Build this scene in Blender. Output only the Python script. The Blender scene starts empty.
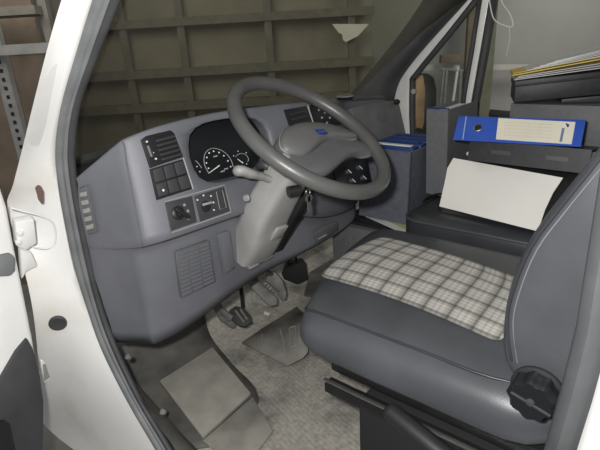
import bpy, bmesh, math, random
from mathutils import Vector as V, Matrix
random.seed(4)
scene = bpy.context.scene
COL = scene.collection
# ------------------------------------------------------------------ camera
FPX = 480.0
PITCH, YAW, ROLL = math.radians(20.6), math.radians(49), math.radians(-3.4)
CAM = V((-.5, 0, 1.05))
sp, cp, sy, cy = math.sin(PITCH), math.cos(PITCH), math.sin(YAW), math.cos(YAW)
FW = V((cp*sy, cp*cy, -sp))
R0 = V((cy, -sy, 0)); U0 = V((sp*sy, sp*cy, cp))
RT = math.cos(ROLL)*R0 + math.sin(ROLL)*U0
UP = math.cos(ROLL)*U0 - math.sin(ROLL)*R0
cd = bpy.data.cameras.new('camera'); cam = bpy.data.objects.new('camera', cd); COL.objects.link(cam)
cd.sensor_width = 36; cd.lens = FPX/600*36; cd.clip_start = .01; cd.clip_end = 100
cam.matrix_world = Matrix(((RT.x, UP.x, -FW.x, CAM.x), (RT.y, UP.y, -FW.y, CAM.y), (RT.z, UP.z, -FW.z, CAM.z), (0, 0, 0, 1)))
scene.camera = cam

def at(x, y, X=None, Y=None, Z=None, D=None, pl=None):
    """world point on the sight line of photo position (x, y) that lies on a given real plane"""
    d = FW + RT*((x-300)/FPX) + UP*((225-y)/FPX)
    if X is not None: t = (X-CAM.x)/d.x
    elif Y is not None: t = (Y-CAM.y)/d.y
    elif Z is not None: t = (Z-CAM.z)/d.z
    elif pl is not None: t = pl[1].dot(pl[0]-CAM)/pl[1].dot(d)
    else: t = D
    return CAM + d*t

def plane3(a, b, c):
    n = (b-a).cross(c-a).normalized()
    if n.dot(CAM-a) < 0: n = -n
    return (a, n)

# ------------------------------------------------------------------ materials
def nodes(name):
    m = bpy.data.materials.new(name); m.use_nodes = True
    nt = m.node_tree; nt.nodes.clear()
    return m, nt, nt.nodes, nt.links

def mat(name, col, rough=.5, var=.0, vscale=6, bump=0, bscale=300, metal=0, spec=.5, col2=None, lo=.35, hi=.65, coat=0):
    m, nt, N, L = nodes(name)
    o = N.new('ShaderNodeOutputMaterial'); b = N.new('ShaderNodeBsdfPrincipled')
    L.new(b.outputs[0], o.inputs[0])
    b.inputs['Roughness'].default_value = rough; b.inputs['Metallic'].default_value = metal
    b.inputs['Specular IOR Level'].default_value = spec
    b.inputs['Coat Weight'].default_value = coat
    tc = N.new('ShaderNodeTexCoord')
    nz = N.new('ShaderNodeTexNoise'); nz.inputs['Scale'].default_value = vscale; nz.inputs['Detail'].default_value = 5
    L.new(tc.outputs['Object'], nz.inputs['Vector'])
    rp = N.new('ShaderNodeValToRGB')
    if col2 is None:
        c1 = [max(0, c*(1-var)) for c in col]; c2 = [min(1, c*(1+var)) for c in col]
    else: c1, c2 = col, col2
    rp.color_ramp.elements[0].color = (*c1, 1); rp.color_ramp.elements[1].color = (*c2, 1)
    rp.color_ramp.elements[0].position = lo; rp.color_ramp.elements[1].position = hi
    L.new(nz.outputs[0], rp.inputs[0]); L.new(rp.outputs[0], b.inputs['Base Color'])
    if bump:
        n2 = N.new('ShaderNodeTexNoise'); n2.inputs['Scale'].default_value = bscale
        L.new(tc.outputs['Object'], n2.inputs['Vector'])
        bp = N.new('ShaderNodeBump'); bp.inputs['Strength'].default_value = bump; bp.inputs['Distance'].default_value = .002
        L.new(n2.outputs[0], bp.inputs['Height']); L.new(bp.outputs[0], b.inputs['Normal'])
    return m

M_DASH = mat('dash_plastic', (.143, .147, .165), .5, .10, 7, .25, 420)
M_DASHD = mat('dash_plastic_dark', (.115, .117, .122), .55, .12, 7, .25, 420)
M_COLM = mat('column_plastic', (.32, .318, .31), .5, .12, 9, .2, 420)
M_WHEEL = mat('wheel_plastic', (.092, .092, .089), .36, .10, 12, .15, 500)
M_HUB = mat('hub_plastic', (.125, .125, .13), .48, .10, 9, .2, 500)
M_BLACK = mat('black_plastic', (.016, .016, .017), .45, .2, 12, .1, 400)
M_BLACKM = mat('black_matt', (.012, .012, .013), .8)
M_GLOSSB = mat('cluster_black', (.010, .011, .013), .3)
M_SWITCH = mat('switch_plastic', (.045, .046, .05), .5, .15, 20)
M_WHITE = mat('white_paint', (.84, .835, .81), .3, .06, 4, 0, 1, 0, .5, None, .35, .65, .3)
M_WHITED = mat('white_paint_dusty', (.84, .835, .81), .4, 0, 6, 0, 1, 0, .4, (.72, .69, .63), .5, .8)
M_SEAL = mat('rubber_seal', (.17, .175, .18), .6, .15, 14)
M_SEALD = mat('rubber_seal_dark', (.05, .051, .054), .6, .15, 14)
M_VINYL = mat('seat_vinyl', (.064, .067, .074), .4, .12, 9, .12, 420)
M_VINYLD = mat('seat_vinyl_dark', (.034, .036, .04), .42, .12, 9, .12, 420)
M_STEEL = mat('steel', (.35, .35, .34), .35, .1, 20, 0, 1, .9)
M_DMETAL = mat('dark_metal', (.02, .02, .021), .4, .15, 20, 0, 1, .3)
M_PEDAL = mat('pedal_metal', (.16, .155, .145), .6, .25, 30)
M_RUBBER = mat('black_rubber', (.03, .03, .03), .7, .25, 30)
M_SLOT = mat('slot_grey_green', (.06, .065, .055), .4)  # dim grey-green of the binder slots
M_STITCH = mat('stitching', (.15, .155, .165), .6)
M_CARD = mat('white_card', (.82, .81, .76), .6, .03, 5)
M_PAPER = mat('paper_white', (.72, .72, .70), .7, .03, 8)
M_YEL = mat('yellow_folder', (.72, .53, .10), .6, .05, 8)
M_PAPERG = mat('paper_green', (.50, .50, .28), .7, .05, 8)
M_BLUE = mat('binder_blue', (.035, .10, .48), .45, .08, 8)
M_BLUED = mat('binder_dark_blue', (.016, .045, .17), .45, .1, 8)
M_LABEL = mat('cream_label', (.74, .71, .58), .6, .04, 9)
M_LABELL = mat('label_ink', (.66, .63, .51), .6)
M_GREYB = mat('binder_grey', (.145, .148, .158), .55, .08, 60, .1, 500)
M_GREYBOX = mat('box_grey_blue', (.105, .112, .135), .55, .12, 40, .1, 500)
M_BLACKB = mat('binder_black', (.022, .023, .026), .5, .2, 60, .1, 500)
M_MARK = mat('white_marking', (.75, .75, .72), .5)
M_GREYMARK = mat('grey_marking', (.30, .30, .29), .5)
M_BADGE = mat('badge_blue', (.012, .035, .20), .3)
M_WOOD = mat('brown_board', (.20, .155, .115), .75, .2, 5)
M_BOARD = mat('beige_board', (.30, .285, .24), .8, .12, 3)
M_RACK = mat('rack_steel', (.24, .24, .235), .5, .15, 12)
M_RACKD = mat('rack_steel_dark', (.18, .172, .148), .6, .15, 12)
M_WALL = mat('warehouse_plaster', (.36, .36, .335), .85, .08, 1.2)
M_CONC = mat('concrete', (.22, .21, .20), .85, .2, 2)
M_LINER = mat('roof_liner', (.35, .35, .34), .9, .05, 10)
M_POST = mat('brown_post', (.16, .125, .085), .8, .2, 6)
M_POSTG = mat('green_post', (.155, .16, .11), .8, .2, 6)
M_TAN = mat('tan_reflection', (.42, .25, .12), .45, .3, 9)

def mat_floor():
    m, nt, N, L = nodes('rubber_mat_dusty')
    o = N.new('ShaderNodeOutputMaterial'); b = N.new('ShaderNodeBsdfPrincipled'); L.new(b.outputs[0], o.inputs[0])
    b.inputs['Roughness'].default_value = .85
    tc = N.new('ShaderNodeTexCoord')
    n1 = N.new('ShaderNodeTexNoise'); n1.inputs['Scale'].default_value = 5; n1.inputs['Detail'].default_value = 8; n1.inputs['Roughness'].default_value = .65
    L.new(tc.outputs['Object'], n1.inputs['Vector'])
    rp = N.new('ShaderNodeValToRGB'); e = rp.color_ramp.elements
    e[0].position = .30; e[0].color = (.10, .097, .09, 1); e[1].position = .54; e[1].color = (.36, .342, .30, 1)
    L.new(n1.outputs[0], rp.inputs[0])
    n2 = N.new('ShaderNodeTexNoise'); n2.inputs['Scale'].default_value = 90; n2.inputs['Detail'].default_value = 3
    L.new(tc.outputs['Object'], n2.inputs['Vector'])
    mx = N.new('ShaderNodeMix'); mx.data_type = 'RGBA'; mx.blend_type = 'OVERLAY'; mx.inputs[0].default_value = .5
    L.new(rp.outputs[0], mx.inputs[6]); L.new(n2.outputs[0], mx.inputs[7])
    mp = N.new('ShaderNodeMapping'); mp.inputs['Rotation'].default_value = (0, 0, .25)
    L.new(tc.outputs['Object'], mp.inputs[0])
    w = N.new('ShaderNodeTexWave'); w.wave_type = 'BANDS'; w.bands_direction = 'X'; w.inputs['Scale'].default_value = 22; w.inputs['Distortion'].default_value = .3
    L.new(mp.outputs[0], w.inputs['Vector'])
    m2 = N.new('ShaderNodeMix'); m2.data_type = 'RGBA'; m2.blend_type = 'MULTIPLY'; m2.inputs[0].default_value = .07
    L.new(mx.outputs[2], m2.inputs[6]); L.new(w.outputs[0], m2.inputs[7])
    L.new(m2.outputs[2], b.inputs['Base Color'])
    bp = N.new('ShaderNodeBump'); bp.inputs['Strength'].default_value = .12; bp.inputs['Distance'].default_value = .003
    L.new(w.outputs[0], bp.inputs['Height']); L.new(bp.outputs[0], b.inputs['Normal'])
    return m
M_FLOOR = mat_floor()
M_MATD = mat('dusty_mat_and_shade', (.075, .074, .070), .8, 0, 7, .3, 200, 0, .3, (.17, .163, .145), .38, .72)  # dusty mat colour, also used to paint floor shade by the console
M_PATCH = mat('carpet_patch', (.29, .277, .245), .95, 0, 14, .4, 300, 0, .2, (.37, .353, .313), .35, .65)
M_FLAP = mat('rubber_flap_dusty', (.15, .145, .132), .85, 0, 7, .3, 300, 0, .2, (.29, .278, .245), .32, .6)

def mat_plaid():
    m, nt, N, L = nodes('plaid_fabric')
    o = N.new('ShaderNodeOutputMaterial'); b = N.new('ShaderNodeBsdfPrincipled'); L.new(b.outputs[0], o.inputs[0])
    b.inputs['Roughness'].default_value = .9
    uv = N.new('ShaderNodeTexCoord'); sx = N.new('ShaderNodeSeparateXYZ'); L.new(uv.outputs['UV'], sx.inputs[0])
    def stripes(sock, n, stops):
        mu = N.new('ShaderNodeMath'); mu.operation = 'MULTIPLY'; mu.inputs[1].default_value = n; L.new(sock, mu.inputs[0])
        fr = N.new('ShaderNodeMath'); fr.operation = 'FRACT'; L.new(mu.outputs[0], fr.inputs[0])
        r = N.new('ShaderNodeValToRGB'); r.color_ramp.interpolation = 'CONSTANT'
        e = r.color_ramp.elements
        while len(e) < len(stops): e.new(.5)
        for k, (p, c) in enumerate(stops):
            e[k].position = p; e[k].color = (c, c, c*.985, 1)
        L.new(fr.outputs[0], r.inputs[0]); return r.outputs[0]
    st = [(0, .38), (.11, .80), (.20, .92), (.34, .76), (.42, 1.0), (.56, .80), (.66, 1.0), (.80, .78), (.90, .66)]
    a = stripes(sx.outputs[0], 6.2, st); c = stripes(sx.outputs[1], 8.2, st)
    mx = N.new('ShaderNodeMix'); mx.data_type = 'RGBA'; mx.blend_type = 'MULTIPLY'; mx.inputs[0].default_value = 1
    L.new(a, mx.inputs[6]); L.new(c, mx.inputs[7])
    m2 = N.new('ShaderNodeMix'); m2.data_type = 'RGBA'; m2.blend_type = 'MULTIPLY'; m2.inputs[0].default_value = 1
    L.new(mx.outputs[2], m2.inputs[6])
    nz = N.new('ShaderNodeTexNoise'); nz.inputs['Scale'].default_value = 9; L.new(uv.outputs['Object'], nz.inputs['Vector'])
    rr = N.new('ShaderNodeValToRGB'); rr.color_ramp.elements[0].color = (.50, .485, .455, 1); rr.color_ramp.elements[1].color = (.66, .64, .605, 1)
    L.new(nz.outputs[0], rr.inputs[0]); L.new(rr.outputs[0], m2.inputs[7])
    L.new(m2.outputs[2], b.inputs['Base Color'])
    n3 = N.new('ShaderNodeTexNoise'); n3.inputs['Scale'].default_value = 900; L.new(uv.outputs['Object'], n3.inputs['Vector'])
    bp = N.new('ShaderNodeBump'); bp.inputs['Strength'].default_value = .3; bp.inputs['Distance'].default_value = .001
    L.new(n3.outputs[0], bp.inputs['Height']); L.new(bp.outputs[0], b.inputs['Normal'])
    return m
M_PLAID = mat_plaid()

def mat_glass(name, tint, haze, hcol, gl=.02):
    m, nt, N, L = nodes(name)
    o = N.new('ShaderNodeOutputMaterial')
    t = N.new('ShaderNodeBsdfTransparent'); t.inputs[0].default_value = (*tint, 1)
    d = N.new('ShaderNodeBsdfDiffuse'); d.inputs[0].default_value = (*hcol, 1)
    g = N.new('ShaderNodeBsdfGlossy'); g.inputs[1].default_value = .02; g.inputs[0].default_value = (1, 1, 1, 1)
    m1 = N.new('ShaderNodeMixShader'); L.new(t.outputs[0], m1.inputs[1]); L.new(d.outputs[0], m1.inputs[2])
    tc = N.new('ShaderNodeTexCoord'); nz = N.new('ShaderNodeTexNoise'); nz.inputs['Scale'].default_value = 3; nz.inputs['Detail'].default_value = 6
    L.new(tc.outputs['Object'], nz.inputs['Vector'])
    mr = N.new('ShaderNodeMapRange'); mr.inputs[3].default_value = haze*.6; mr.inputs[4].default_value = haze*1.4; L.new(nz.outputs[0], mr.inputs[0])
    L.new(mr.outputs[0], m1.inputs[0])
    m2 = N.new('ShaderNodeMixShader'); m2.inputs[0].default_value = gl
    L.new(m1.outputs[0], m2.inputs[1]); L.new(g.outputs[0], m2.inputs[2])
    L.new(m2.outputs[0], o.inputs[0])
    return m
M_GLASS = mat_glass('windscreen_glass', (.56, .56, .47), .10, (.30, .29, .24))
M_GLASSC = mat_glass('side_glass', (.90, .92, .90), .01, (.5, .5, .5))

# ------------------------------------------------------------------ mesh builders
WL = {}
def link(name, me, loc, parent):
    o = bpy.data.objects.new(name, me); COL.objects.link(o)
    WL[o.name] = loc
    if parent is not None:
        o.parent = parent; o.location = loc - WL[parent.name]
    else: o.location = loc
    return o

def empty(name, loc):
    return link(name, None, V(loc), None)

def tag(o, label=None, cat=None, group=None, kind=None):
    if label: o['label'] = label
    if cat: o['category'] = cat
    if group: o['group'] = group
    if kind: o['kind'] = kind
    return o

def thing(name, label, cat, loc, group=None):
    return tag(empty(name, loc), label, cat, group)

def struct(o): o['kind'] = 'structure'; return o

def fin(name, bm, m, parent=None, smooth=35, bevel=0, seg=2, sub=0, solid=0):
    bmesh.ops.remove_doubles(bm, verts=bm.verts, dist=1e-5)
    if bevel:
        bm.normal_update()
        es = [e for e in bm.edges if len(e.link_faces) == 2 and e.calc_face_angle(0) > .35]
        if es: bmesh.ops.bevel(bm, geom=es, offset=bevel, segments=seg, profile=.5, affect='EDGES', clamp_overlap=True)
    if not solid: bmesh.ops.recalc_face_normals(bm, faces=bm.faces)
    lo = V([min(v.co[i] for v in bm.verts) for i in range(3)]); hi = V([max(v.co[i] for v in bm.verts) for i in range(3)])
    c = V(((lo.x+hi.x)/2, (lo.y+hi.y)/2, lo.z))
    bmesh.ops.translate(bm, verts=bm.verts, vec=-c)
    me = bpy.data.meshes.new(name); bm.to_mesh(me); bm.free()
    ms = m if isinstance(m, (list, tuple)) else [m]
    for x in ms: me.materials.append(x)
    o = link(name, me, c, parent)
    if smooth:
        for p in me.polygons: p.use_smooth = True
        if smooth < 180: me.set_sharp_from_angle(angle=math.radians(smooth))
    if solid:
        s = o.modifiers.new('solid', 'SOLIDIFY'); s.thickness = solid; s.offset = 0
    if sub:
        s = o.modifiers.new('sub', 'SUBSURF'); s.levels = sub; s.render_levels = sub
    return o

def B(): return bmesh.new()

def add_poly(bm, verts, faces, mi=0):
    vs = [bm.verts.new(v) for v in verts]
    for f in faces:
        try:
            fc = bm.faces.new([vs[i] for i in f]); fc.material_index = mi
        except ValueError: pass
    return vs

def add_box(bm, o, u, v, w, mi=0):
    """parallelepiped with corner o and edges u, v, w"""
    P = [o, o+u, o+u+v, o+v, o+w, o+u+w, o+u+v+w, o+v+w]
    add_poly(bm, P, [(0, 3, 2, 1), (4, 5, 6, 7), (0, 1, 5, 4), (1, 2, 6, 5), (2, 3, 7, 6), (3, 0, 4, 7)], mi)

def add_abox(bm, lo, hi, mi=0):
    lo, hi = V(lo), V(hi); d = hi-lo
    add_box(bm, lo, V((d.x, 0, 0)), V((0, d.y, 0)), V((0, 0, d.z)), mi)

def add_prism(bm, base, h, mi=0):
    n = len(base); P = list(base)+[p+h for p in base]
    add_poly(bm, P, [tuple(range(n))[::-1], tuple(range(n, 2*n))]+[(i, (i+1) % n, n+(i+1) % n, n+i) for i in range(n)], mi)

def cat(pts, k=6, closed=False):
    pts = [V(p) for p in pts]; n = len(pts); out = []
    rng = range(n if closed else n-1)
    for i in rng:
        if closed: p0, p1, p2, p3 = pts[(i-1) % n], pts[i], pts[(i+1) % n], pts[(i+2) % n]
        else: p0, p1, p2, p3 = pts[max(i-1, 0)], pts[i], pts[i+1], pts[min(i+2, n-1)]
        for j in range(k):
            t = j/k
            out.append(.5*((2*p1)+(p2-p0)*t+(2*p0-5*p1+4*p2-p3)*t*t+(3*p1-p0-3*p2+p3)*t**3))
    if not closed: out.append(pts[-1])
    return out

def add_tube(bm, pts, r, n=10, flat=1.0, upv=None, closed=False, mi=0):
    pts = [V(p) for p in pts]; m = len(pts)
    rs = r if isinstance(r, (list, tuple)) else [r]*m
    rings = []; prev = None
    for i in range(m):
        if closed: t = (pts[(i+1) % m]-pts[i-1]).normalized()
        else: t = (pts[min(i+1, m-1)]-pts[max(i-1, 0)]).normalized()
        if prev is None:
            ref = upv or (V((0, 0, 1)) if abs(t.z) < .9 else V((1, 0, 0)))
            a = (ref - t*ref.dot(t)).normalized()
        else: a = (prev - t*prev.dot(t)).normalized()
        prev = a; b = t.cross(a)
        rings.append([bm.verts.new(pts[i]+rs[i]*(math.cos(q)*a*flat+math.sin(q)*b)) for q in [2*math.pi*k/n for k in range(n)]])
    for i in range(m if closed else m-1):
        A, C = rings[i], rings[(i+1) % m]
        for k in range(n): bm.faces.new((A[k], A[(k+1) % n], C[(k+1) % n], C[k])).material_index = mi
    if not closed:
        bm.faces.new(rings[0][::-1]).material_index = mi; bm.faces.new(rings[-1]).material_index = mi

def add_lathe(bm, o, ax, prof, n=24, mi=0):
    ax = ax.normalized(); ref = V((0, 0, 1)) if abs(ax.z) < .9 else V((1, 0, 0))
    a = (ref-ax*ref.dot(ax)).normalized(); b = ax.cross(a)
    rings = [[bm.verts.new(o+ax*h+max(r, 1e-4)*(math.cos(q)*a+math.sin(q)*b)) for q in [2*math.pi*k/n for k in range(n)]] for r, h in prof]
    for A, C in zip(rings, rings[1:]):
        for k in range(n): bm.faces.new((A[k], A[(k+1) % n], C[(k+1) % n], C[k])).material_index = mi
    bm.faces.new(rings[0][::-1]).material_index = mi; bm.faces.new(rings[-1]).material_index = mi

def grid_faces(bm, rows, skip=(), closed=False, mi=0, uv=None):
    G = [[bm.verts.new(p) for p in r] for r in rows]
    n = len(G[0])
    for i in range(len(G)-1):
        for j in range(n if closed else n-1):
            if (i, j) in skip: continue
            f = bm.faces.new((G[i][j], G[i][(j+1) % n], G[i+1][(j+1) % n], G[i+1][j])); f.material_index = mi
            if uv is not None:
                for lp, (a, b) in zip(f.loops, ((i, j), (i, j+1), (i+1, j+1), (i+1, j))):
                    lp[uv].uv = (b/(n-1), a/(len(G)-1))
    return G

def loft(name, secs, m, parent=None, smooth=50, sub=0, k=4, caps=True, bevel=0):
    """closed rings skinned along a path, smoothed in both directions when k > 1"""
    bm = B()
    G = grid_faces(bm, secs, closed=True)
    if caps:
        bm.faces.new(G[0][::-1]); bm.faces.new(G[-1])
    return fin(name, bm, m, parent, smooth, bevel, 2, sub)

def pxp(pxs, pl): return [at(x, y, pl=pl) for x, y in pxs]

def pxprism(name, pxs, pl, h0, h1, m, parent=None, bevel=.002, smooth=35, seg=2):
    bm = B(); base = [p+pl[1]*h0 for p in pxp(pxs, pl)]
    add_prism(bm, base, pl[1]*(h1-h0))
    return fin(name, bm, m, parent, smooth, bevel, seg)

def lerp(a, b, t): return a+(b-a)*t
def quad(q, u, v):
    """bilinear point in a quad of photo positions TL TR BR BL"""
    (a, b, c, d) = q
    return tuple(lerp(lerp(a[i], b[i], u), lerp(d[i], c[i], u), v) for i in (0, 1))

# ================================================================== DASHBOARD
T = plane3(at(143, 128, Y=.99), at(165, 240, Y=.925), at(232, 213, Y=.925))     # the driver's instrument face
LOW = plane3(at(172, 258, Y=.957), at(176, 328, Y=.977), at(240, 283, Y=.966))    # the knee panel
def tp(x, y, h=0): return at(x, y, pl=T)+T[1]*h
def lp_(x, y, h=0): return at(x, y, pl=LOW)+LOW[1]*h
dash = thing('dashboard', 'grey-blue plastic dashboard with black instrument binnacle across the van cab', 'dashboard', (.8, 1.15, .38))

def down(p, y, z): return p+V((0, y, z))
cols = []
def column(back, lip, face, ht, hb, low, ledge, mid, bot, under): cols.append([back, lip, face, ht, hb, low, ledge, mid, bot, under])
def autocol(back, lip, *a, **k):
    if lip.x < .14: back = lip+V((0, .12, -.06))
    autocol2(back, lip, *a, **k)
def autocol2(back, lip, low, bot, inset=.045, under=None, midp=None, hts=(.1, .62)):
    ht = lip.lerp(low, hts[0]+.06)+V((0, 0, 0)); hb = lip.lerp(low, hts[1])
    column(back, lip, lip+V((0, -.006, -.014)), ht, hb, low, low+V((0, inset, -.006)),
           midp or ((low+V((0, inset, -.006))).lerp(bot, .4)+V((0, -.010, 0))), bot, under or (bot+V((0, .16, .03))))
WB = .845
autocol(V((.004, 1.27, .765)), at(76, 178, X=.004), at(84, 246, X=.004), at(116, 344, X=.012), .004)
autocol(V((.02, 1.30, .775)), at(96, 161, X=.028), at(118, 250, X=.028), at(136, 345, X=.04), .02)
autocol(V((.06, 1.33, .79)), at(122, 139, Y=1.01), at(143, 248, Y=.955), at(155, 346, Y=1.01), .04)
autocol(V((.12, 1.35, .80)), tp(146, 129), tp(166, 242), at(181, 335, Y=.99), .045)
c4 = (tp(181, 119), tp(207, 227)); c6 = (tp(263, 106), tp(272, 205))
for k, t in enumerate((0, .5, 1)):
    lip = c4[0].lerp(c6[0], t); low = c4[1].lerp(c6[1], t)
    if k == 1: lip += V((0, 0, .006))
    bot = (at(210, 313, Y=.985), at(238, 292, Y=.982), at(268, 271, Y=.975))[k]
    ht = (tp(181, 126), tp(222, 119), tp(270, 113))[k]; hb = (tp(197, 189), tp(234, 180), tp(276, 170))[k]
    column((lip+V((0, .22, -.065)), V((.39, 1.35, .82)), V((.56, 1.41, .815)))[k], lip, lip+V((0, -.006, -.014)), ht, hb, low, low+V((0, .045, -.006)), (low+V((0, .045, -.006))).lerp(bot, .4)+V((0, -.010, 0)), bot, bot+V((0, .16, .03)))
autocol(V((.62, 1.43, .815)), tp(287, 103), tp(292, 214), at(296, 259, Y=.95))
autocol(V((.86, 1.44, .81)), tp(330, 100), at(328, 221, Y=.94), at(335, 237, Y=.94))
autocol(V((1.1, 1.44, .805)), V((1.0, 1.06, .845)), at(364, 206, Y=1.0), at(362, 218, Y=1.0))
autocol(V((1.3, 1.42, .795)), V((1.17, 1.21, .812)), V((1.15, 1.10, .50)), V((1.13, 1.12, .42)))
autocol(V((1.45, 1.40, .80)), V((1.38, 1.22, .80)), V((1.36, 1.14, .50)), V((1.34, 1.16, .42)))
autocol(V((1.57, 1.36, .78)), V((1.575, 1.20, .785)), V((1.57, 1.14, .50)), V((1.57, 1.16, .42)))
bm = B()
rows = [list(r) for r in zip(*cols)]
G = grid_faces(bm, rows, skip={(3, 4), (3, 5)})
# pocket walls round the instrument opening
ring = [G[3][4], G[3][5], G[3][6], G[4][6], G[4][5], G[4][4]]
inn = [bm.verts.new(v.co + V((.01, .055, -.004))) for v in ring]
for i in range(6):
    bm.faces.new((ring[i], ring[(i+1) % 6], inn[(i+1) % 6], inn[i]))
cl = bm.edges.layers.float.new('crease_edge')
def cr(a, b, v):
    e = bm.edges.get((a, b))
    if e: e[cl] = v
for j in range(len(cols)-1):
    for r, v in ((1, .75), (2, .3), (5, .85), (6, .9), (8, .8)): cr(G[r][j], G[r][j+1], v)
for i in range(6): cr(ring[i], ring[(i+1) % 6], .9)
for r in range(1, 6): cr(G[r][2], G[r+1][2], .6)
for r in range(6, 8): cr(G[r][2], G[r+1][2], .6)
shell = fin('dash_shell', bm, M_DASH, dash, 180, sub=2)

dg = bpy.context.evaluated_depsgraph_get(); dg.update(); dme = shell.evaluated_get(dg).to_mesh(); dz = [v.co+WL[shell.name] for v in dme.vertices]
bm = B(); add_tube(bm, cat([dz[r*len(cols)+2]+V((-.0005, -.0005, 0)) for r in (1, 2, 3, 4, 5)], 4), .0016, 6); fin('panel_seam', bm, M_DASHD, dash, 180)
# instrument cluster
clq = [(182, 128), (265, 116), (272, 168), (197, 188)]
CL = (T[0]-T[1]*.045, T[1])
cluster = pxprism('instrument_cluster', [(180, 120), (276, 108), (284, 174), (194, 195)], CL, -.02, .0, M_GLOSSB, dash, .004)
def gauge(cx, cy, rx, ry, a0, a1, n, mk, arch=True, tickm=M_MARK):
    bmk = B(); pts = []
    for k in range(25):
        t = math.radians(a0+(a1-a0)*k/24)
        pts.append(at(cx+rx*math.cos(t)+.12*ry*math.sin(t)*0, cy-ry*math.sin(t)-.0, pl=(CL[0]+CL[1]*.003, CL[1])))
    if arch: add_tube(bmk, pts, .0013, 6)
    for k in range(n):
        t = math.radians(a0+(a1-a0)*(k+.5)/n)
        p = at(cx+.78*rx*math.cos(t), cy-.78*ry*math.sin(t), pl=(CL[0]+CL[1]*.002, CL[1]))
        add_lathe(bmk, p, CL[1], [(mk, 0), (mk, .0015)], 8)
    return bmk
def cpt(x, y, h=.003): return at(x, y, pl=(CL[0]+CL[1]*h, CL[1]))
def dial(name, arc, dots, needle, r=.0022):
    bmd = B()
    add_tube(bmd, cat([cpt(*q) for q in arc], 4), .0011, 6); d = fin(name, bmd, M_GREYMARK, cluster)
    for q in dots:
        bmd = B(); add_lathe(bmd, cpt(*q), CL[1], [(r, 0), (r, .0012)], 8); fin('dial_mark', bmd, M_MARK, d)
    if needle:
        bmd = B(); add_tube(bmd, [cpt(*needle[0], .005), cpt(*needle[1], .005)], [.0009, .0018], 6); fin('needle', bmd, M_MARK, d)
dial('speedometer_dial', [(209, 173.5), (205, 166), (204, 158), (206.5, 151.5), (212.5, 148.3), (219.5, 149.5), (226, 153.5), (231, 160), (233.3, 167)], [(208.3, 168.3), (206.3, 163), (206.6, 157.5), (209, 153), (213.5, 151.3), (218.8, 152.5), (223.7, 155.8), (227.8, 160.8), (230.5, 166.7)], ((208.7, 173.3), (219.5, 165.5)))
dial('fuel_gauge_dial', [(195.5, 160.5), (198.5, 163.5), (201.7, 168)], [(199.7, 171.7), (198, 177.5), (196.8, 166.5)], None, .0016)
dial('temperature_gauge_dial', [(235.5, 157), (238, 154.5), (242, 153.5), (246, 155), (248.5, 159), (247.5, 162)], [(237.8, 151.2), (233.5, 155.8), (246, 152.8), (246.5, 164)], ((237.5, 159), (243, 163)), .0016)
for q in ((215.3, 157.5), (222.5, 172.5), (226, 170)):
    bmd = B(); add_box(bmd, cpt(q[0]-2, q[1]), cpt(q[0]+2, q[1]-1)-cpt(q[0]-2, q[1]), cpt(q[0]-2, q[1]-1.4)-cpt(q[0]-2, q[1]), CL[1]*.0008); fin('dial_caption', bmd, M_GREYMARK, cluster)

# vent and switch tower left of the cluster
vq = [(142, 139), (172, 131), (183, 157), (149, 167)]
vent = pxprism('air_vent', [(141, 140), (146, 136), (170, 130), (174, 133), (183, 157), (150, 168)], T, -.004, .002, M_BLACK, dash, .002)
for k in range(5):
    a = quad(vq, .36, .14+.17*k); b = quad(vq, .97, .14+.17*k)
    bmv = B(); pa, pb = tp(*a, .004), tp(*b, .004)
    add_box(bmv, pa, pb-pa, T[1]*.006+V((0, 0, -.003)), V((0, 0, -.004)))
    fin('vent_louvre', bmv, M_SWITCH, vent, bevel=.0006, seg=1)
for q in ((146, 142), (152, 153), (155, 159)):
    bmv = B(); add_lathe(bmv, tp(*q, .002), T[1], [(.0022, 0), (.0022, .003)], 8); fin('vent_mark', bmv, M_MARK, vent)
bmv = B(); a = tp(150, 148, .002); add_tube(bmv, [tp(147, 146, .004), tp(151, 157, .004)], .006, 10); fin('vent_thumbwheel', bmv, M_SWITCH, vent)
bank = pxprism('switch_bank', [(150, 169), (183, 159), (192, 189), (157, 200)], T, -.004, .0015, M_BLACK, dash, .001)
sq = [(151, 169.5), (182.5, 159.5), (191, 188), (157.5, 198)]
for r in range(2):
    for c in range(3):
        u0, u1, v0, v1 = c/3+.02, (c+1)/3-.02, r/2+.03, (r+1)/2-.03
        s = pxprism('rocker_switch', [quad(sq, u0, v0), quad(sq, u1, v0), quad(sq, u1, v1), quad(sq, u0, v1)], T, .001, .0055, M_SWITCH, bank, .0015)
        if r == 1 and c == 0:
            bmv = B(); add_lathe(bmv, tp(162, 190.5, .0055), T[1], [(.003, 0), (.003, .0008)], 8); fin('switch_symbol', bmv, M_MARK, s)
bmv = B(); add_tube(bmv, [tp(183, 158, .001), tp(193, 189, .001)], .0022, 8); fin('switch_bank_trim', bmv, M_COLM, bank)
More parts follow.
